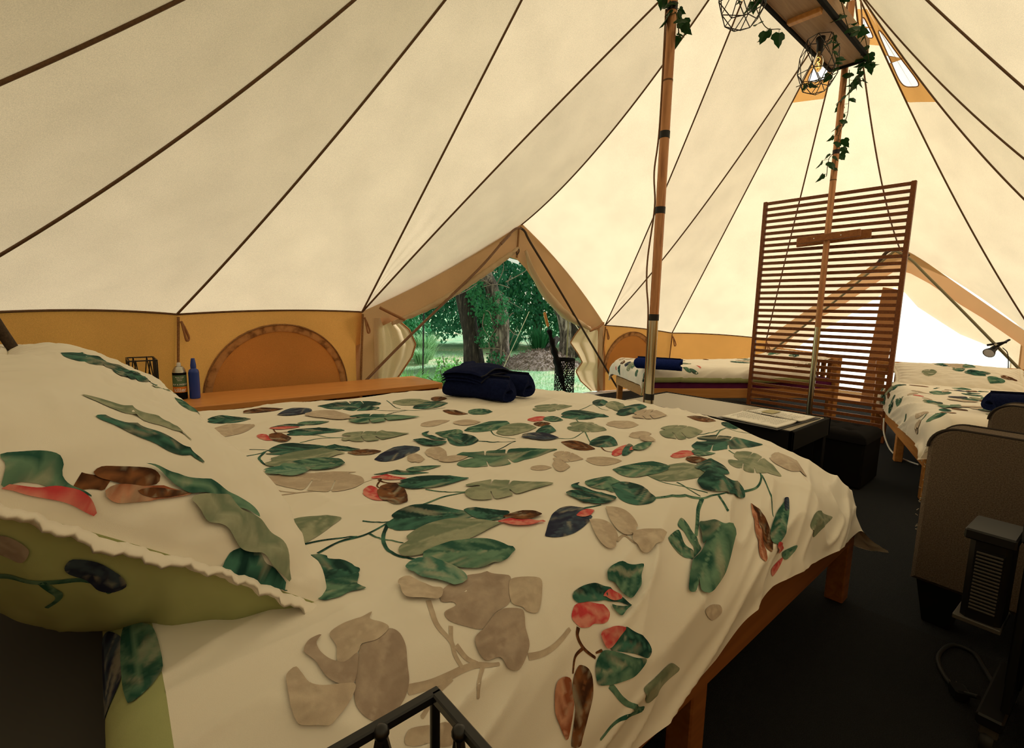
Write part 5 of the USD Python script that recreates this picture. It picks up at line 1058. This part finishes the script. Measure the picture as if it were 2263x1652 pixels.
def wire_basket(label, loc, lx, ly, h, pitch, r, rz=0.0):
    o = thing('wire_basket', label, 'basket', loc, rz)
    for z, nm in ((0, 'base_ring'), (h, 'rim')): obj(nm, MB().tube([(0, 0, z), (lx, 0, z), (lx, ly, z), (0, ly, z)], r, 8, closed=True) if False else MB().bar((0, 0, z), (lx, 0, z), 2 * r, 2 * r, bevel=r * .5, ext=r).bar((lx, 0, z), (lx, ly, z), 2 * r, 2 * r, bevel=r * .5).bar((lx, ly, z), (0, ly, z), 2 * r, 2 * r, bevel=r * .5, ext=r).bar((0, ly, z), (0, 0, z), 2 * r, 2 * r, bevel=r * .5), 'black_wire', o)
    for a, b in (((0, 0), (lx, 0)), ((lx, 0), (lx, ly)), ((lx, ly), (0, ly)), ((0, ly), (0, 0))):
        a, b = A3(*a, 0), A3(*b, 0); L = np.linalg.norm(b - a); n = max(1, round(L / pitch)); d = (b - a) / n; inn = np.cross([0, 0, 1], d / np.linalg.norm(d)) * r * 1.2
        m = MB()
        for k in range(n):
            p = a + d * k + inn; m.tube([p + d * .06, p + d * .5 + A3(0, 0, h), ], r * .9, 7); m.tube([p + d * .5 + A3(0, 0, h), p + d * .94], r * .9, 7); m.tm(trimesh.creation.icosphere(1, r * 1.45), trimesh.transformations.translation_matrix(p + d * .5 + A3(0, 0, h)))
        obj('zigzag_wire', m, 'black_wire', o, smooth=50)
    for p in ((0, 0), (lx, 0), (lx, ly), (0, ly)): obj('corner_wire', MB().tube([(*p, 0), (*p, h)], r, 8), 'black_wire', o, smooth=50)
    obj('base_grid', [m := MB(), [m.tube([(x, 0, 0), (x, ly, 0)], r * .7, 6) for x in np.linspace(0, lx, 6)[1:-1]], m][2], 'black_wire', o, smooth=50)
    return o
wire_basket('black geometric wire basket standing on the bench behind the pillows', (.135, 3.56, .442), .135, .24, .262, .09, .0035)
wire_basket('black geometric wire basket at the lower picture edge beside the big bed', (-.20, -.03, .548), .385, .33, .197, .088, .0042)
side = thing('side_table', 'small dark table carrying the near wire basket beside the big bed', 'table', (0, .15, 0))
obj('table_top', MB().box((0, 0, .53), (.42, .38, .03), bevel=.006), 'matt_black', side)
for x in (-.18, .18):
    for y in (-.16, .16): obj('leg', MB().box((x, y, .2575), (.03, .03, .515)), 'matt_black', side)
# --- coffee table, binder, ottoman
plain('table_top', (.30, .25, .17), .35, .4, noise=(120, (.33, .28, .20)))
plain('paper', (.86, .83, .76), .8); plain('ink', (.30, .29, .28), .8); plain('ink_photo', (.45, .40, .22), .8)
ct = thing('coffee_table', 'low coffee table with a dull tan top and black sides at the bed foot', 'table', (0, 0, 0))
tx0, tx1, ty0, ty1 = 2.705, 3.27, .905, 1.985
obj('table_top', MB().box(((tx0 + tx1) / 2, (ty0 + ty1) / 2, .441), (tx1 - tx0 - .03, ty1 - ty0 - .03, .018), bevel=.003), 'table_top', ct)
for a, b in (((tx0, ty0), (tx1, ty0)), ((tx1, ty0), (tx1, ty1)), ((tx1, ty1), (tx0, ty1)), ((tx0, ty1), (tx0, ty0))): obj('apron', MB().bar((*a, .400), (*b, .400), .022, .105, ext=.011), 'matt_black', ct)
for x in (tx0 + .025, tx1 - .025):
    for y in (ty0 + .025, ty1 - .025): obj('leg', MB().box((x, y, .175), (.05, .05, .35)), 'matt_black', ct)
obj('lower_shelf', MB().box(((tx0 + tx1) / 2, (ty0 + ty1) / 2, .12), (tx1 - tx0 - .06, ty1 - ty0 - .06, .02)), 'matt_black', ct)
bn = thing('ring_binder', 'open black ring binder with printed white pages on the coffee table', 'binder', (2.945, 1.115, .4505), -4)
for s in (-1, 1): obj('cover', MB().box((s * .138, 0, .002), (.262, .345, .004), bevel=.0015), 'black_plastic', bn)
obj('spine', MB().box((0, 0, .003), (.03, .345, .005), bevel=.001), 'black_plastic', bn)
def page_stack(s, n, z):
    X, Y = np.meshgrid(np.linspace(.006, .235, 16), np.linspace(-.155, .155, 12), indexing='ij'); Z = z + .012 * np.exp(-X / .03) * (1 if s > 0 else .7) + .002 * np.sin(Y * 16 + s) + .004 * (X / .235) ** 2 * np.sin(Y * 9 + n)
    T = np.stack([s * X, Y, Z], -1); B = T.copy(); B[..., 2] -= .006
    m = MB().grid(T, flip=s < 0).grid(B, flip=s > 0)
    for sl in ((0, slice(None)), (-1, slice(None)), (slice(None), 0), (slice(None), -1)): m.grid(np.array([T[sl], B[sl]]))
    obj('page_stack', m, 'paper', bn, smooth=50)
    rg = np.random.default_rng(n); mm = MB()
    for k in range(20):
        y0 = -.13 + .0; yy = .135 - k * .0135
        if s > 0 and 3 < k < 10: continue
        x1 = rg.uniform(.12, .20)
        for q in np.arange(.03, x1, .022): mm.box((s * (q + .007), yy, z + .0075 + .012 * math.exp(-(q + .007) / .03) * (1 if s > 0 else .7) - .004), (.016, .0022, .0004), bevel=.0001)
    obj('text_lines', mm, 'ink', bn, kind='stuff', smooth=False)
    if s > 0: obj('picture', MB().box((.12, .045, z + .0075), (.12, .07, .0005), bevel=.0001), 'ink_photo', bn)
page_stack(1, 3, .012); page_stack(-1, 8, .010)
for y in (-.125, -.042, .042, .125):
    th = np.linspace(-.3, math.pi + .3, 16); obj('ring', MB().tube(np.stack([.017 * np.cos(th), np.full(16, y), .008 + .020 * np.sin(th)], 1), .0018, 6), 'chrome', bn, smooth=True)
ot = thing('ottoman', 'black fabric storage ottoman with a padded lid beside the slatted screen', 'ottoman', (3.66, .99, 0))
plain('black_fabric', (.006, .0055, .006), .95, .06, noise=(300, (.011, .010, .010)), bump=(600, .5, .002))
obj('body', MB().box((0, 0, .145), (.38, .47, .285), bevel=.010), 'black_fabric', ot)
X, Y = np.meshgrid(np.linspace(-1, 1, 50), np.linspace(-1, 1, 60), indexing='ij'); k = np.clip(1 - np.maximum(np.abs(X), np.abs(Y)) ** 8, 0, 1) ** .5
dimp = sum(np.exp(-(((X - a) * .2) ** 2 + ((Y - b) * .245) ** 2) / .0009) for a in (-.45, .45) for b in (-.5, 0, .5))
q = lambda t: np.sign(t) * np.abs(t) ** .9
obj('lid', MB().grid(np.stack([X * .2, Y * .245, .285 + .062 * k - .012 * dimp], -1)).grid(np.stack([X * .2, Y * .245, .286 + 0 * k], -1), flip=True), 'black_fabric', ot, smooth=50)
for a in (-.45, .45):
    for b in (-.5, 0, .5): obj('button', MB().lathe([(0, .006), (.007, .004), (.009, 0)], (a * .2, b * .245, .334), 12), 'black_fabric', ot, smooth=True)

# --- slatted screen with its batten
sc = thing('slatted_screen', 'tall reddish-brown screen of horizontal wooden slats tied to the rear pole', 'screen', (4.95, 1.52, 0))
H_, W2 = 2.112, .572
for s, nm in ((-1, 'post'), (1, 'post')): obj(nm, MB().box((0, s * (W2 - .016), H_ / 2), (.034, .034, H_)), 'screen_wood', sc)
n_s = 38
for k in range(n_s):
    z = H_ - .018 - k * (H_ - .05) / (n_s - 1) if n_s > 1 else 0
    obj('slat', MB().box((0, 0, z), (.018, 2 * W2 - .03, .0275), bevel=.002), 'screen_wood', sc)
bt_ = thing('timber_batten', 'short pale timber batten screwed across the rear pole in front of the screen', 'batten', (4.845, 1.475, 1.715), 0)
obj('front_batten', MB().bar((-.055, -.235, .014), (-.055, .235, -.014), .028, .055), 'pine_red', bt_); obj('back_block', MB().bar((.062, -.28, .012), (.062, .28, -.018), .024, .07), 'pine_red', bt_)
obj('screw', MB().tube([(-.07, -.1, .005), (-.0715, -.1, .005)], .005, 8), 'chrome', bt_); obj('screw', MB().tube([(-.07, .1, -.005), (-.0715, .1, -.005)], .005, 8), 'chrome', bt_)

# --- the two poles
mk('pole_steel', {'tc': ('texture_coordinate', {}), 'mp': ('mapping', {'scale': (9, 9, 1.1)}), 'n': ('noise_texture', {'scale': 3.0, 'detail': 5.0}), 'r': ('rgb_ramp', {'ramp': [(.35, (.38, .17, .075)), (.55, (.50, .24, .11)), (.7, (.30, .13, .06))]}), 'p': ('principled_bsdf', {'metallic': .55, 'roughness': .36})},
   [('tc.object', 'mp.vector'), ('mp.vector', 'n.vector'), ('n.fac', 'r.fac'), ('r.color', 'p.base_color')], 'p.BSDF')
plain('pole_bright', (.55, .50, .38), .20, metal=1.0)
def tent_pole(label, x, y, top, r, bands, joint, split, lean=(0, 0), cable=False):
    o = thing('tent_pole', label, 'pole', (x, y, 0)); P = lambda z: A3(lean[0] * z, lean[1] * z, z)
    obj('upper_tube', MB().tube([P(split), P(joint), P(top)], r, 24), 'pole_steel', o, smooth=50); obj('lower_tube', MB().tube([P(0), P(split)], r * 1.005, 24), 'pole_bright', o, smooth=50)
    obj('foot_cap', MB().lathe([(0, 0), (r * 1.25, 0), (r * 1.25, .035), (r * 1.02, .04)], sides=24), 'rubber', o, smooth=40)
    obj('joint_ring', MB().tube([P(joint - .004), P(joint + .004)], r * 1.03, 24), 'seam_brown', o, smooth=50)
    for z in bands: obj('tape_band', MB().tube([P(z - .017), P(z + .017)], r * 1.07, 24), 'tape_black', o, smooth=50)
    obj('top_pin', MB().tube([P(top), P(top + .06)], r * .35, 10), 'chrome', o)
    if cable:
        C = curve([P(2.55) + A3(-.02, .022, 0), P(2.0) + A3(-.014, .024, 0), P(1.78) + A3(-.012, .042, 0), P(1.60) + A3(-.012, .027, 0), P(1.35) + A3(-.014, .050, 0), P(1.2) + A3(-.014, .048, 0), P(1.02) + A3(-.014, .027, 0), P(.6) + A3(-.012, .025, 0), P(.05) + A3(-.012, .027, 0)], 60)
        obj('cable', MB().tube(C, .0045, 7), 'pole_brown', o, smooth=True)
    return o
tent_pole('front tent pole with black tape bands rising behind the big bed', 2.3, 1.5, 3.86, .0245, (2.556, 1.955, 1.58, 1.022, .588), 2.215, 1.02, (.0, 0.0), True)
tent_pole('rear tent pole in front of the slatted screen, draped with ivy', 4.845, 1.495, 3.58, .0245, (2.419,), 2.192, .95, (.003, .001))

# --- hanging timber shelf between the poles, its cage lamps
sh = thing('hanging_shelf', 'long timber shelf with dark edge rails hung between the tent poles', 'shelf', (0, 1.455, 0))
sx0, sx1, w = 2.42, 4.805, .128
obj('base_board', MB().box(((sx0 + sx1) / 2, 0, 3.085), (sx1 - sx0 - .02, 2 * w - .03, .016)), 'shelf_board', sh)
for s in (-1, 1):
    obj('side_board', MB().box(((sx0 + sx1) / 2, s * (w - .008), 3.145), (sx1 - sx0, .016, .14)), 'shelf_board', sh)
    obj('edge_rail', MB().box(((sx0 + sx1) / 2, s * (w + .002), 3.078), (sx1 - sx0 + .008, .026, .036)), 'matt_black', sh)
for x in (sx0, sx1): obj('end_board', MB().box((x, 0, 3.145), (.016, 2 * w - .02, .14)), 'shelf_board', sh); obj('edge_rail', MB().box((x, 0, 3.078), (.022, 2 * w, .034)), 'matt_black', sh)
for x in (3.95, 2.98): obj('cross_block', MB().box((x - .13, 0, 3.065), (.05, 2 * w - .05, .036)), 'pine', sh)
for x, dx in ((sx0 + .05, 0), (sx1 - .06, 0)):
    for s in (-1, 1): obj('hanger_rope', MB().tube([(x, s * .1, 3.2), (x + (.02 if x > 4 else -.06), s * .03, 3.62)], .005, 6), 'pole_brown', sh)
N_ = {'p': ('principled_bsdf', {'base_color': (.95, .70, .35), 'transmission_weight': 1.0, 'roughness': .02, 'ior': 1.2})}
mk('amber_glass', N_, [], 'p.BSDF'); plain('filament', (.8, .28, .05), .5, emission_color=(1.0, .42, .08), emission_strength=6.0)
def cage_lamp(label, x, z0, rz):
    o = thing('cage_lamp', label, 'lamp', (x, 1.455, z0), rz); R_ = [(0.0, .085), (-.10, .125), (-.24, .135), (-.345, .085)]; V = [[A3(r * math.cos(2 * math.pi * (k + .5 * i) / 6), r * math.sin(2 * math.pi * (k + .5 * i) / 6), z) for k in range(6)] for i, (z, r) in enumerate(R_)]
    m = MB(); t = lambda a, b: m.tube([a, b], .0028, 5)
    for i in range(4):
        for k in range(6):
            if i in (0, 2, 3): t(V[i][k], V[i][(k + 1) % 6])
            if i < 3: t(V[i][k], V[i + 1][k]); t(V[i][(k + 1) % 6], V[i + 1][k])
    for k in range(0, 6, 2): t(V[3][k], A3(0, 0, -.385)); 
    obj('wire_cage', m, 'black_wire', o, smooth=50)
    obj('lamp_holder', MB().lathe([(0, .005), (.03, .005), (.03, -.02), (.022, -.03), (.022, -.085), (.017, -.095), (0, -.095)], sides=20), 'black_plastic', o, smooth=40)
    obj('bulb', MB().lathe([(.013, -.09), (.018, -.11), (.030, -.14), (.034, -.165), (.028, -.20), (.012, -.225), (0, -.23)], sides=20), 'amber_glass', o, smooth=True)
    h = np.linspace(0, 1, 40); obj('filament', MB().tube(np.stack([.012 * np.cos(h * 14), .012 * np.sin(h * 14), -.11 - .09 * h], 1), .0016, 5), 'filament', o, smooth=True)
    return o
cage_lamp('black wire cage lamp under the shelf end by the rear pole', 4.15, 3.045, 8); cage_lamp('black wire cage lamp under the middle of the shelf, cut by the picture top', 2.93, 3.045, 20)

# --- ivy
plain('vine_stem', (.06, .055, .02), .8); leafy('ivy_leaf', [(.012, .055, .014), (.035, .11, .025), (.09, .22, .05), (.02, .07, .02)], .3)
IVY = np.array([(0, 0), (-.08, .22), (.06, .46), (.28, .50), (.42, .30), (.62, .26), (.80, .12), (1, 0), (.80, -.12), (.62, -.26), (.42, -.30), (.28, -.50), (.06, -.46), (-.08, -.22)])
def ivy(label, pts, n, size, seed, spread=.03, loc=(0, 0, 0), extra=None):
    o = thing('ivy_garland', label, 'ivy garland', loc); rg = np.random.default_rng(seed); C = curve(pts, 90); obj('stem', MB().tube(C, .0028, 5), 'vine_stem', o, smooth=True)
    for k in range(n):
        i = int((k + rg.uniform(.1, .9)) / n * (len(C) - 1)); a = rg.uniform(0, 6.28); base = C[i] + A3(math.cos(a), math.sin(a), rg.uniform(-.4, .2)) * spread * rg.uniform(.5, 1.4)
        d = A3(math.cos(a) * .6, math.sin(a) * .6, -rg.uniform(.2, 1.1)); d /= np.linalg.norm(d); s = np.cross(d, rg.normal(size=3) * .5 + A3(math.cos(a), math.sin(a), .6)); s /= np.linalg.norm(s); nn = np.cross(d, s); L = size * rg.uniform(.7, 1.2)
        P = base + IVY[:, :1] * L * d + IVY[:, 1:] * L * s + (np.abs(IVY[:, 1:]) * .25 - (IVY[:, :1] - .4) ** 2 * .25) * L * nn; c = base + d * L * .35
        V = np.vstack([c, P]); f = [(0, j, j % 14 + 1) for j in range(1, 15)]
        m = MB().add(V, f).tube([C[i], base], .0015, 4); obj('leaf', m, 'ivy_leaf', o, smooth=False)
    return o
ivy('green ivy twined down the rear pole below the hanging shelf', [(4.84, 1.46, 3.05), (4.83, 1.44, 2.85), (4.87, 1.45, 2.70), (4.80, 1.47, 2.55), (4.86, 1.50, 2.44), (4.80, 1.53, 2.36), (4.80, 1.535, 2.22)], 22, .075, 4, .04)
ivy('green ivy trailing along the near edge of the hanging shelf', [(3.05, 1.30, 3.2), (3.5, 1.295, 3.10), (3.9, 1.30, 3.20), (4.2, 1.29, 3.05), (4.5, 1.295, 3.16), (4.75, 1.30, 3.02), (4.84, 1.33, 3.12), (4.86, 1.40, 2.98), (4.83, 1.34, 2.92)], 40, .085, 5, .035)
ivy('sparse ivy hanging from the far edge of the hanging shelf', [(3.3, 1.62, 3.14), (3.6, 1.625, 3.0), (3.85, 1.62, 3.06)], 6, .09, 6, .03)
ivy('green ivy tuft tied round the top of the front pole', [(2.3, 1.47, 2.75), (2.27, 1.52, 2.65), (2.33, 1.53, 2.58), (2.28, 1.46, 2.5), (2.3, 1.45, 2.40)], 20, .06, 7, .045)
ivy('small ivy sprig caught in the cage lamp near the rear pole', [(4.10, 1.36, 3.03), (4.08, 1.34, 2.9), (4.14, 1.34, 2.78), (4.06, 1.56, 2.72)], 12, .06, 8, .02)
ivy('small ivy sprig in the cage lamp cut by the picture top', [(2.9, 1.36, 3.0), (2.86, 1.36, 2.85), (2.93, 1.38, 2.76)], 6, .055, 9, .02)

# --- armchair
plain('grey_tweed', (.085, .062, .045), .95, .1, noise=(260, (.20, .15, .11)), bump=(420, .8, .003)); plain('piping_dark', (.03, .022, .017), .9)
ac = thing('armchair', 'grey-brown tweed armchair with square padded arms and black legs', 'armchair', (2.10, .285, 0), -5.5)
def rounded_slab(x0, x1, y0, y1, z0, z1, r):
    """A slab thin in x whose top front corner (towards +y) is rounded."""
    th = np.linspace(0, math.pi / 2, 9); pr = [(y0, z0), (y1, z0)] + [(y1 - r + r * math.cos(t), z1 - r + r * math.sin(t)) for t in th] + [(y0 + r - r * math.sin(t), z1 - r + r * math.cos(t)) for t in th]
    n = len(pr); pr = np.array(pr); c = pr.mean(0); m = MB(); e = .014
    inn = c + (pr - c) * (1 - e / np.abs(pr - c).max(0))
    rows = [np.column_stack([np.full(n, x), q]) for x, q in ((x0, inn), (x0 + e, pr), (x1 - e, pr), (x1, inn))]; P = np.array(rows); P = np.concatenate([P, P[:, :1]], 1); m.grid(P, flip=True)
    for x, s in ((x0, -1), (x1, 1)):
        v = np.column_stack([np.full(n + 1, x), np.vstack([c, inn])]); f = [(0, j, j % n + 1) if s > 0 else (0, j % n + 1, j) for j in range(1, n + 1)]; m.add(v, f)
    return m, pr
for x0 in (0.0, .80):
    m, pr = rounded_slab(x0, x0 + .13, -.80, 0.0, .15, .692, .07); obj('arm', m, 'grey_tweed', ac, smooth=45)
    for x in (x0 + .006, x0 + .124): obj('arm_piping', MB().tube([(x, y * 1.0, z) for y, z in pr[2:]], .0045, 6), 'piping_dark', ac, smooth=True)
obj('seat_base', MB().box((.465, -.40, .23), (.68, .76, .16), bevel=.012), 'grey_tweed', ac); obj('seat_cushion', MB().box((.465, -.345, .375), (.66, .66, .14), bevel=.03), 'grey_tweed', ac)
obj('backrest', MB().box((.465, -.74, .58), (.68, .16, .62), bevel=.03), 'grey_tweed', ac); obj('back_cushion', MB().box((.465, -.60, .60), (.64, .16, .40), bevel=.04), 'grey_tweed', ac)
for x in (.075, .86):
    for y in (-.075, -.72):
        m = trimesh.convex.convex_hull(np.array([(sx * a, sy * a, z) for z, a in ((0, .036), (.155, .060)) for sx in (-1, 1) for sy in (-1, 1)])); obj('leg', MB().tm(m, trimesh.transformations.translation_matrix((x, y, 0))), 'black_plastic', ac)
rg = np.random.default_rng(12); mm = MB()
for k in range(70): z = rg.uniform(.32, .62); p = A3(.003 + rg.uniform(0, .12), .001, z); mm.tube([p, p + A3(rg.uniform(-.004, .004), rg.uniform(.002, .007), rg.uniform(-.008, .006))], .0012, 4)
plain('thread_pale', (.42, .36, .28), .9); obj('frayed_threads', mm, 'thread_pale', ac, kind='stuff', label='pale frayed threads on the front edge')

# --- black oil heater with a louvred end
ht = thing('oil_heater', 'black portable heater with a louvred control end on castors, right of the bed', 'heater', (1.66, .075, 0), -4)
plain('louvre_grey', (.060, .054, .046), .45); plain('heater_black', (.006, .006, .0065), .4, .3)
obj('control_housing', MB().box((.0, -.002, .415), (.115, .075, .24), bevel=.012), 'heater_black', ht)
obj('top_cap', MB().box((0, 0, .527), (.135, .092, .026), bevel=.010), 'black_plastic', ht); obj('bottom_lip', MB().box((0, .002, .305), (.13, .088, .012), bevel=.004), 'louvre_grey', ht)
obj('louvre_recess', MB().box((-.0575, -.004, .415), (.006, .054, .155), bevel=.002), 'matt_black', ht)
for k in range(17): obj('louvre', MB().box((-.0622, -.004, .342 + k * .0090), (.006, .047, .0042), bevel=.001), 'louvre_grey', ht)
for k in range(7):
    th = np.linspace(0, 1, 24); X0 = -.06 - k * .055; y_ = X0
    fin = MB().box((.06, y_ - .01, .40), (.24 - .0 * k, .016, .58), bevel=.0075); fin.box((.06, y_ - .01, .40), (.10, .030, .52), bevel=.012); obj('fin', fin, 'heater_black', ht)
obj('slanted_guard', MB().bar((-.035, -.065, .53), (.02, -.055, .735), .05, .030, up=(0, 1, 0), bevel=.008), 'heater_black', ht); obj('carry_handle', MB().tube(curve([(.02, -.08, .70), (.02, -.14, .745), (.02, -.26, .745), (.02, -.32, .70)], 20), .011, 10), 'heater_black', ht, smooth=True)
obj('foot_bar', MB().box((.06, -.05, .085), (.30, .05, .03), bevel=.008), 'heater_black', ht); obj('foot_bar', MB().box((.06, -.36, .085), (.30, .05, .03), bevel=.008), 'heater_black', ht)
for x in (-.07, .19):
    for y in (-.05, -.36): obj('castor', MB().lathe([(0, -.012), (.022, -.012), (.026, -.006), (.026, .006), (.022, .012), (0, .012)], (x, y, .027), 18, ax=[(1, 0, 0), (0, 0, 1), (0, 1, 0)]), 'rubber', ht, smooth=40); obj('castor_fork', MB().box((x, y, .058), (.02, .034, .03), bevel=.004), 'louvre_grey', ht)
pc = thing('power_cable', 'black power cable looped on the carpet by the heater', 'cable', (0, 0, 0)); obj('cable', MB().tube(curve([(1.72, .06, .05), (1.78, .115, .012), (1.90, .165, .008), (2.02, .150, .008), (2.03, .10, .008), (1.95, .065, .010), (1.83, .03, .03)], 50), .006, 8), 'rubber', pc, smooth=True)
pl = thing('power_plug', 'dark plug lying on the carpet at the heater foot', 'plug', (1.76, .10, .018), 30); obj('plug_body', MB().box((0, 0, 0), (.045, .034, .032), bevel=.010), 'black_plastic', pl)
for s in (-1, 1): obj('pin', MB().bar((.02, s * .008, 0), (.038, s * .008, .004), .002, .006, bevel=.0005), 'chrome', pl)

# --- umbrella in its stand outside the door
us = thing('umbrella_stand', 'black pierced metal umbrella stand just outside the side door', 'umbrella stand', (4.22, 3.93, .0))
R0, H0 = .118, .485
rg = np.random.default_rng(3); nth, nz = 22, 16; m = MB()
# a net of irregular cells: struts between jittered points round the drum
pts = {(i, j): ((i + .5 * (j % 2)) * 2 * math.pi / nth + rg.uniform(-.06, .06), .03 + j * (H0 - .06) / nz + rg.uniform(-.006, .006)) for i in range(nth) for j in range(nz + 1)}
pos = lambda q, r=R0: A3(r * math.cos(q[0]), r * math.sin(q[0]), q[1])
for (i, j), q in pts.items():
    nb = [((i + 1) % nth, j)] if (i * 7 + j * 3) % 4 else []
    if j < nz: nb += [(i, j + 1), ((i + (1 if j % 2 else -1)) % nth, j + 1)]
    for e in nb:
        if rg.uniform() < .14: continue
        a, b = pos(q), pos(pts[e]); mid = (a + b) / 2; out = A3(mid[0], mid[1], 0); out /= np.linalg.norm(out); m.bar(a, b, .0075, .0025, up=out, bevel=.0005)
obj('pierced_side', m, 'matt_black', us, kind='stuff', smooth=False)
for z in (.012, H0 - .015): obj('hoop', MB().lathe([(R0 - .003, z - .012), (R0 + .003, z - .012), (R0 + .003, z + .014), (R0 - .003, z + .014), (R0 - .003, z - .012)], sides=40), 'matt_black', us, smooth=40)
obj('base_plate', MB().lathe([(0, .002), (R0, .002), (R0, .010), (0, .010)], sides=40), 'matt_black', us, smooth=40)
um = thing('umbrella', 'closed black umbrella with a wooden handle leaning in the pierced stand', 'umbrella', (0, 0, 0))
a, b = A3(4.26, 3.93, .03), A3(3.835, 3.91, 1.02); d = b - a
P = lambda t: a + d * t
fold_ = MB().tube([P(t) for t in np.linspace(.05, .80, 40)], [.012 + .034 * min(1, t * 3.2) * (1 - .72 * t) + .006 * math.sin(t * 40) for t in np.linspace(0, 1, 40)], 14); ax_ = np.repeat(np.array([P(t) for t in np.linspace(.05, .80, 40)]), 14, 0); fold_.v[0] = ax_ + (fold_.v[0] - ax_) * (1 + .22 * np.sin(np.tile(np.arange(14), 40) * 2.7 + np.repeat(np.arange(40), 14) * .12))[:, None]
obj('canopy', fold_, 'matt_black', um, smooth=50); obj('shaft', MB().tube([P(0), P(.86)], .006, 8), 'black_wire', um); wood('handle_wood', (.50, .20, .045), (.62, .30, .09), (20, 20, 60), .35); obj('handle', MB().tube([P(.845), P(.87), P(.98), P(1.0), P(1.006)], [.014, .017, .017, .014, .005], 14), 'handle_wood', um, smooth=50)

# --- clip lamp on the end door's frame pole
cl = thing('clip_lamp', 'small black clip-on lamp with a white face on the end door frame pole', 'lamp', (6.92, .53, .80))
lens_dir = A3(-.80, .30, -.50); lens_dir /= np.linalg.norm(lens_dir); x_ = np.cross([0, 0, 1], lens_dir); x_ /= np.linalg.norm(x_); fr = np.array([x_, np.cross(lens_dir, x_), lens_dir]); c0 = A3(-.05, .02, -.075)
obj('lamp_head', MB().lathe([(0, -.11), (.022, -.11), (.028, -.06), (.030, -.03), (.048, .02), (.050, .03), (.046, .03)], c0, 22, fr), 'black_plastic', cl, smooth=40)
plain('lens_white', (.86, .87, .90), .35); obj('lamp_face', MB().lathe([(.0, .0265), (.047, .0265)], c0, 22, fr), 'lens_white', cl, smooth=False)
obj('clip_jaw', MB().bar((-.03, .055, -.012), (-.02, -.085, .028), .034, .020), 'black_plastic', cl); obj('clip_jaw', MB().bar((-.02, -.02, -.02), (.01, -.10, .055), .03, .016), 'black_plastic', cl); obj('clip_spring', MB().tube([(-.045, -.01, .0), (.02, -.01, .0)], .012, 10), 'chrome', cl); obj('neck', MB().tube([(-.03, .0, -.06), (-.025, -.01, .0)], .011, 10), 'black_plastic', cl)
obj('lamp_cord', MB().tube(curve([(-.02, -.06, -.03), (-.02, -.10, -.08), (-.03, -.12, -.2), (-.04, -.13, -.38), (-.03, -.14, -.50)], 30), .004, 6), 'rubber', cl, smooth=True)
wc = thing('extension_lead', 'pale extension lead hanging at the near bed corner down to the carpet', 'cable', (0, 0, 0)); obj('cable', MB().tube(curve([(4.62, .905, .27), (4.60, .89, .16), (4.56, .84, .06), (4.52, .78, .015), (4.45, .70, .010), (4.40, .63, .010)], 40), .006, 8), 'white_plastic', wc, smooth=True)
obj('socket', MB().box((4.50, .765, .018), (.05, .03, .022), bevel=.006), 'white_plastic', wc)

# --- outside the side door: thin post, guy ropes, potted shrub
plain('post_black', (.012, .012, .012), .5); plain('rope', (.62, .56, .42), .9)
gp = thing('awning_pole', 'thin black awning pole standing on the grass left in the doorway', 'pole', (3.50, 6.0, -.03)); obj('shaft', MB().tube([(0, 0, 0), (.045, .0, 2.3)], .011, 10), 'post_black', gp); obj('spike', MB().tube([(0, 0, -.1), (0, 0, .02)], .006, 8), 'chrome', gp)
gp2 = thing('awning_pole', 'thin pale green awning pole beside the umbrella stand', 'pole', (5.62, 5.2, -.03)); obj('shaft', MB().tube([(0, 0, 0), (.02, .0, 2.3)], .011, 10), 'olive_pole', gp2); obj('spike', MB().tube([(0, 0, -.1), (0, 0, .02)], .006, 8), 'chrome', gp2)
for k, (a, b, lab) in enumerate((((5.30, 5.75, 1.02), (4.85, 5.9, .02), 'pale guy rope slanting down to the grass left of the umbrella'), ((5.40, 5.05, 1.04), (6.55, 5.1, .05), 'pale guy rope slanting down behind the umbrella stand'))):
    o = thing('guy_rope', lab, 'rope', (0, 0, 0)); obj('rope', MB().tube(lin(a, b, 6), .006, 6), 'rope', o); obj('peg', MB().tube([A3(*b) - A3(0, 0, .08), A3(*b) + A3(0, 0, .02)], .006, 8), 'chrome', o)
ps = thing('leafy_plant', 'light green leafy plant on the grass just outside the side door', 'plant', (3.02, 4.62, -.04))
rg = np.random.default_rng(41); mm = MB(); Cs = []
for k in range(24):
    a = rg.uniform(0, 6.28); e = A3(math.cos(a), math.sin(a), 0) * rg.uniform(.05, .26) + A3(0, 0, rg.uniform(.25, .56)); c_ = curve([(0, 0, 0), e * .5 + A3(0, 0, .06), e], 10); mm.tube(c_, .004, 5); Cs.append(c_[4:] + rg.normal(size=c_[4:].shape) * .03)
obj('stems', mm, 'vine_stem', ps, kind='stuff', smooth=True); Cs = np.vstack(Cs); Cs = np.vstack([Cs + rg.normal(size=Cs.shape) * .03 for _ in range(3)]); obj('leaves', leaves_at(Cs, .062, rg, .1, .55), 'leaf_light', ps, kind='stuff', smooth=False)
tuft('grass_tussock', 'bright weedy tussock beside the bench end outside the door', 2.72, 5.0, 160, .35, .3, 'leaf_light', 8)
